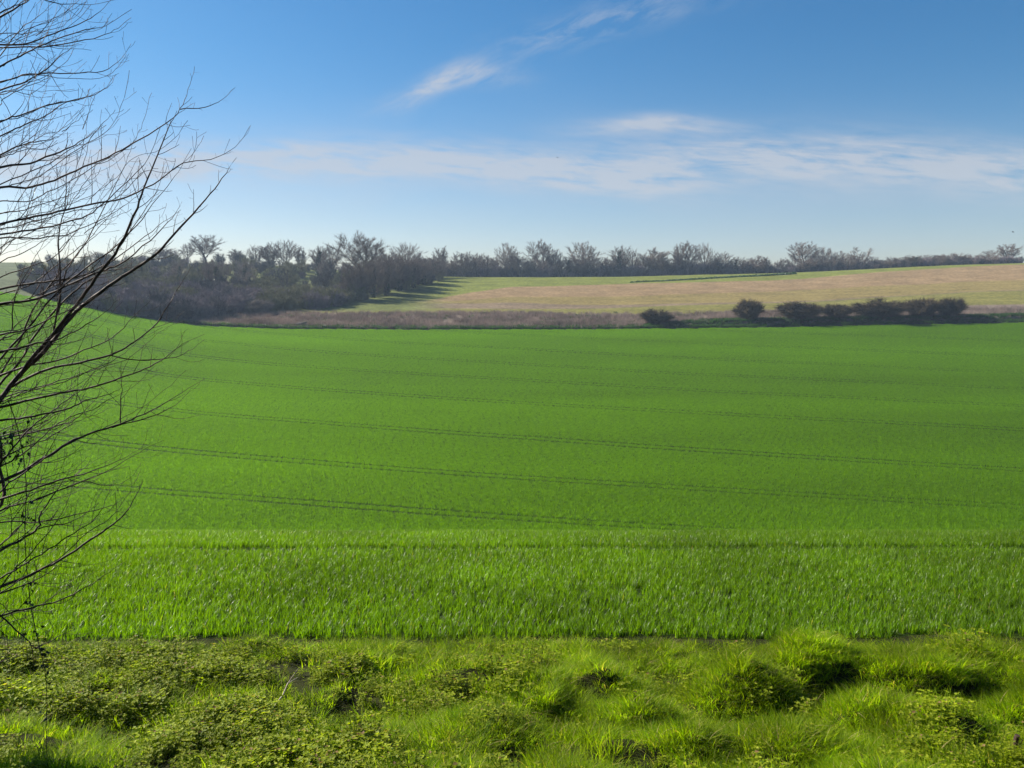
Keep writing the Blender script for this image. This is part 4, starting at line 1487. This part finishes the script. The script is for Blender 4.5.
M_straw = bark_mat('weathered_twig', (0.22, 0.18, 0.14), (0.42, 0.36, 0.29), 14)
dead_twig(272, 728, 298, 694, 'pale dead twig lying up through the leafy weeds')
M_stone = bark_mat('field_stone', (0.16, 0.13, 0.09), (0.30, 0.25, 0.18), 18)
for c, r, s, lb in ((925, 704, 0.038, 'larger pale stone lying in the hollow of the turf bank'), (905, 699, 0.03, 'smaller pale stone beside the larger one in the hollow')):
    x, y = ground_at(c, r, 3.5, 12)
    V, q = [], []
    for i in range(7):
        for j in range(10):
            th, ph = math.pi * i / 6, 2 * math.pi * j / 10
            k = 1 + 0.22 * math.sin(3.1 * ph + 2 * th + c) + 0.1 * g.gauss(0, 0.6)
            V.append((s * 1.4 * k * math.sin(th) * math.cos(ph), s * k * math.sin(th) * math.sin(ph), s * 0.62 * k * math.cos(th)))
    for i in range(6):
        for j in range(10):
            q.append((i * 10 + j, (i + 1) * 10 + j, (i + 1) * 10 + (j + 1) % 10, i * 10 + (j + 1) % 10))
    mb = MB()
    mb.add(V, q)
    o = obj('stone', mb.mesh('stone'), M_stone)
    o.location = (x, y, float(hz(x, y)) + s * 0.3)
    tag(o, lb, 'stone')

# stub of a cut stem at the lower right
x, y = ground_at(1015, 764, 3.5, 12)
mb = MB()
mb.tube([(0, 0, -0.05), (0.005, 0, 0.06), (0, 0.004, 0.15), (0.004, 0, 0.185)], [0.02, 0.018, 0.017, 0.016], 8)
mb.tube([(0, 0, 0.09), (0.03, 0, 0.12), (0.045, 0.01, 0.15)], [0.009, 0.008, 0.006], 6)
o = obj('cut_stem', mb.mesh('cut_stem'), M_near)
o.location = (x, y, float(hz(x, y)))
tag(o, 'dark cut stem stub standing among the nettles', 'stem stub')

M_bird = bark_mat('dark_feathers', (0.015, 0.015, 0.02), (0.04, 0.04, 0.045), 5)


def bird(c, r, d, span, lb):
    e = bpy.data.objects.new('bird', None)
    col0.objects.link(e)
    e.location = pix(c, r, d)
    e.rotation_euler = (0.15, 0, 0.7)
    tag(e, lb, 'bird', 'birds in the sky')
    s = span
    V, q = [], []
    prof = [(-0.5, 0.0), (-0.42, 0.05), (-0.25, 0.10), (0.0, 0.13), (0.2, 0.10), (0.3, 0.07), (0.38, 0.085), (0.46, 0.05), (0.52, 0.0)]
    for px_, rr in prof:
        for j in range(8):
            a = 2 * math.pi * j / 8
            V.append((rr * 0.6 * s * math.cos(a), px_ * 0.6 * s, rr * 0.6 * s * math.sin(a)))
    for i in range(len(prof) - 1):
        for j in range(8):
            q.append((i * 8 + j, i * 8 + (j + 1) % 8, (i + 1) * 8 + (j + 1) % 8, (i + 1) * 8 + j))
    mb = MB()
    mb.add(V, q)
    obj('body', mb.mesh('body'), M_bird, e)
    for sg in (-1, 1):
        mb = MB()
        W4 = [(0.03, 0.12, 0.0), (0.25, 0.16, 0.13), (0.5, 0.02, 0.09), (0.27, -0.02, 0.12), (0.03, -0.12, 0.0)]
        top = [(sg * a * s, b * s, cc * s + 0.008 * s) for a, b, cc in W4]
        bot = [(sg * a * s, b * s, cc * s - 0.008 * s) for a, b, cc in W4]
        mb.add(top + bot, [(0, 1, 3, 4), (5, 9, 8, 6), (0, 5, 6, 1), (4, 3, 8, 9)], [(1, 2, 3), (6, 8, 7), (1, 6, 7), (1, 7, 2), (2, 7, 8), (2, 8, 3)])
        obj('wing', mb.mesh('wing', False), M_bird, e)


bird(557.5, 157.5, 210, 0.9, 'tiny dark bird flying against the pale cloud band')
bird(1013, 232, 240, 1.2, 'small dark bird above the last tree of the ridge')

# ------------------------------------------------------------------ haze
HZ = True
if HZ:
    m, nt, N, L = newmat('haze_air')
    pv = N.new('ShaderNodeVolumePrincipled')
    pv.inputs['Color'].default_value = (0.58, 0.76, 1.0, 1)
    m.cycles.volume_sampling = 'DISTANCE'
    m.cycles.homogeneous_volume = True
    pv.inputs['Density'].default_value = 0.00023
    pv.inputs['Anisotropy'].default_value = 0.1
    o_ = N.new('ShaderNodeOutputMaterial')
    L.new(pv.outputs[0], o_.inputs['Volume'])
    X0, X1, Y0, Y1, Z0, Z1 = -820, 820, -75, 660, -45, 46
    V = [(x, y, z) for x in (X0, X1) for y in (Y0, Y1) for z in (Z0, Z1)]
    q = [(0, 1, 3, 2), (4, 6, 7, 5), (0, 4, 5, 1), (2, 3, 7, 6), (0, 2, 6, 4), (1, 5, 7, 3)]
    o = obj('haze', mesh_np('haze', V, [np.array(q)]), m)
    tag(o, 'thin bluish air over the far trees', None, None, 'stuff')
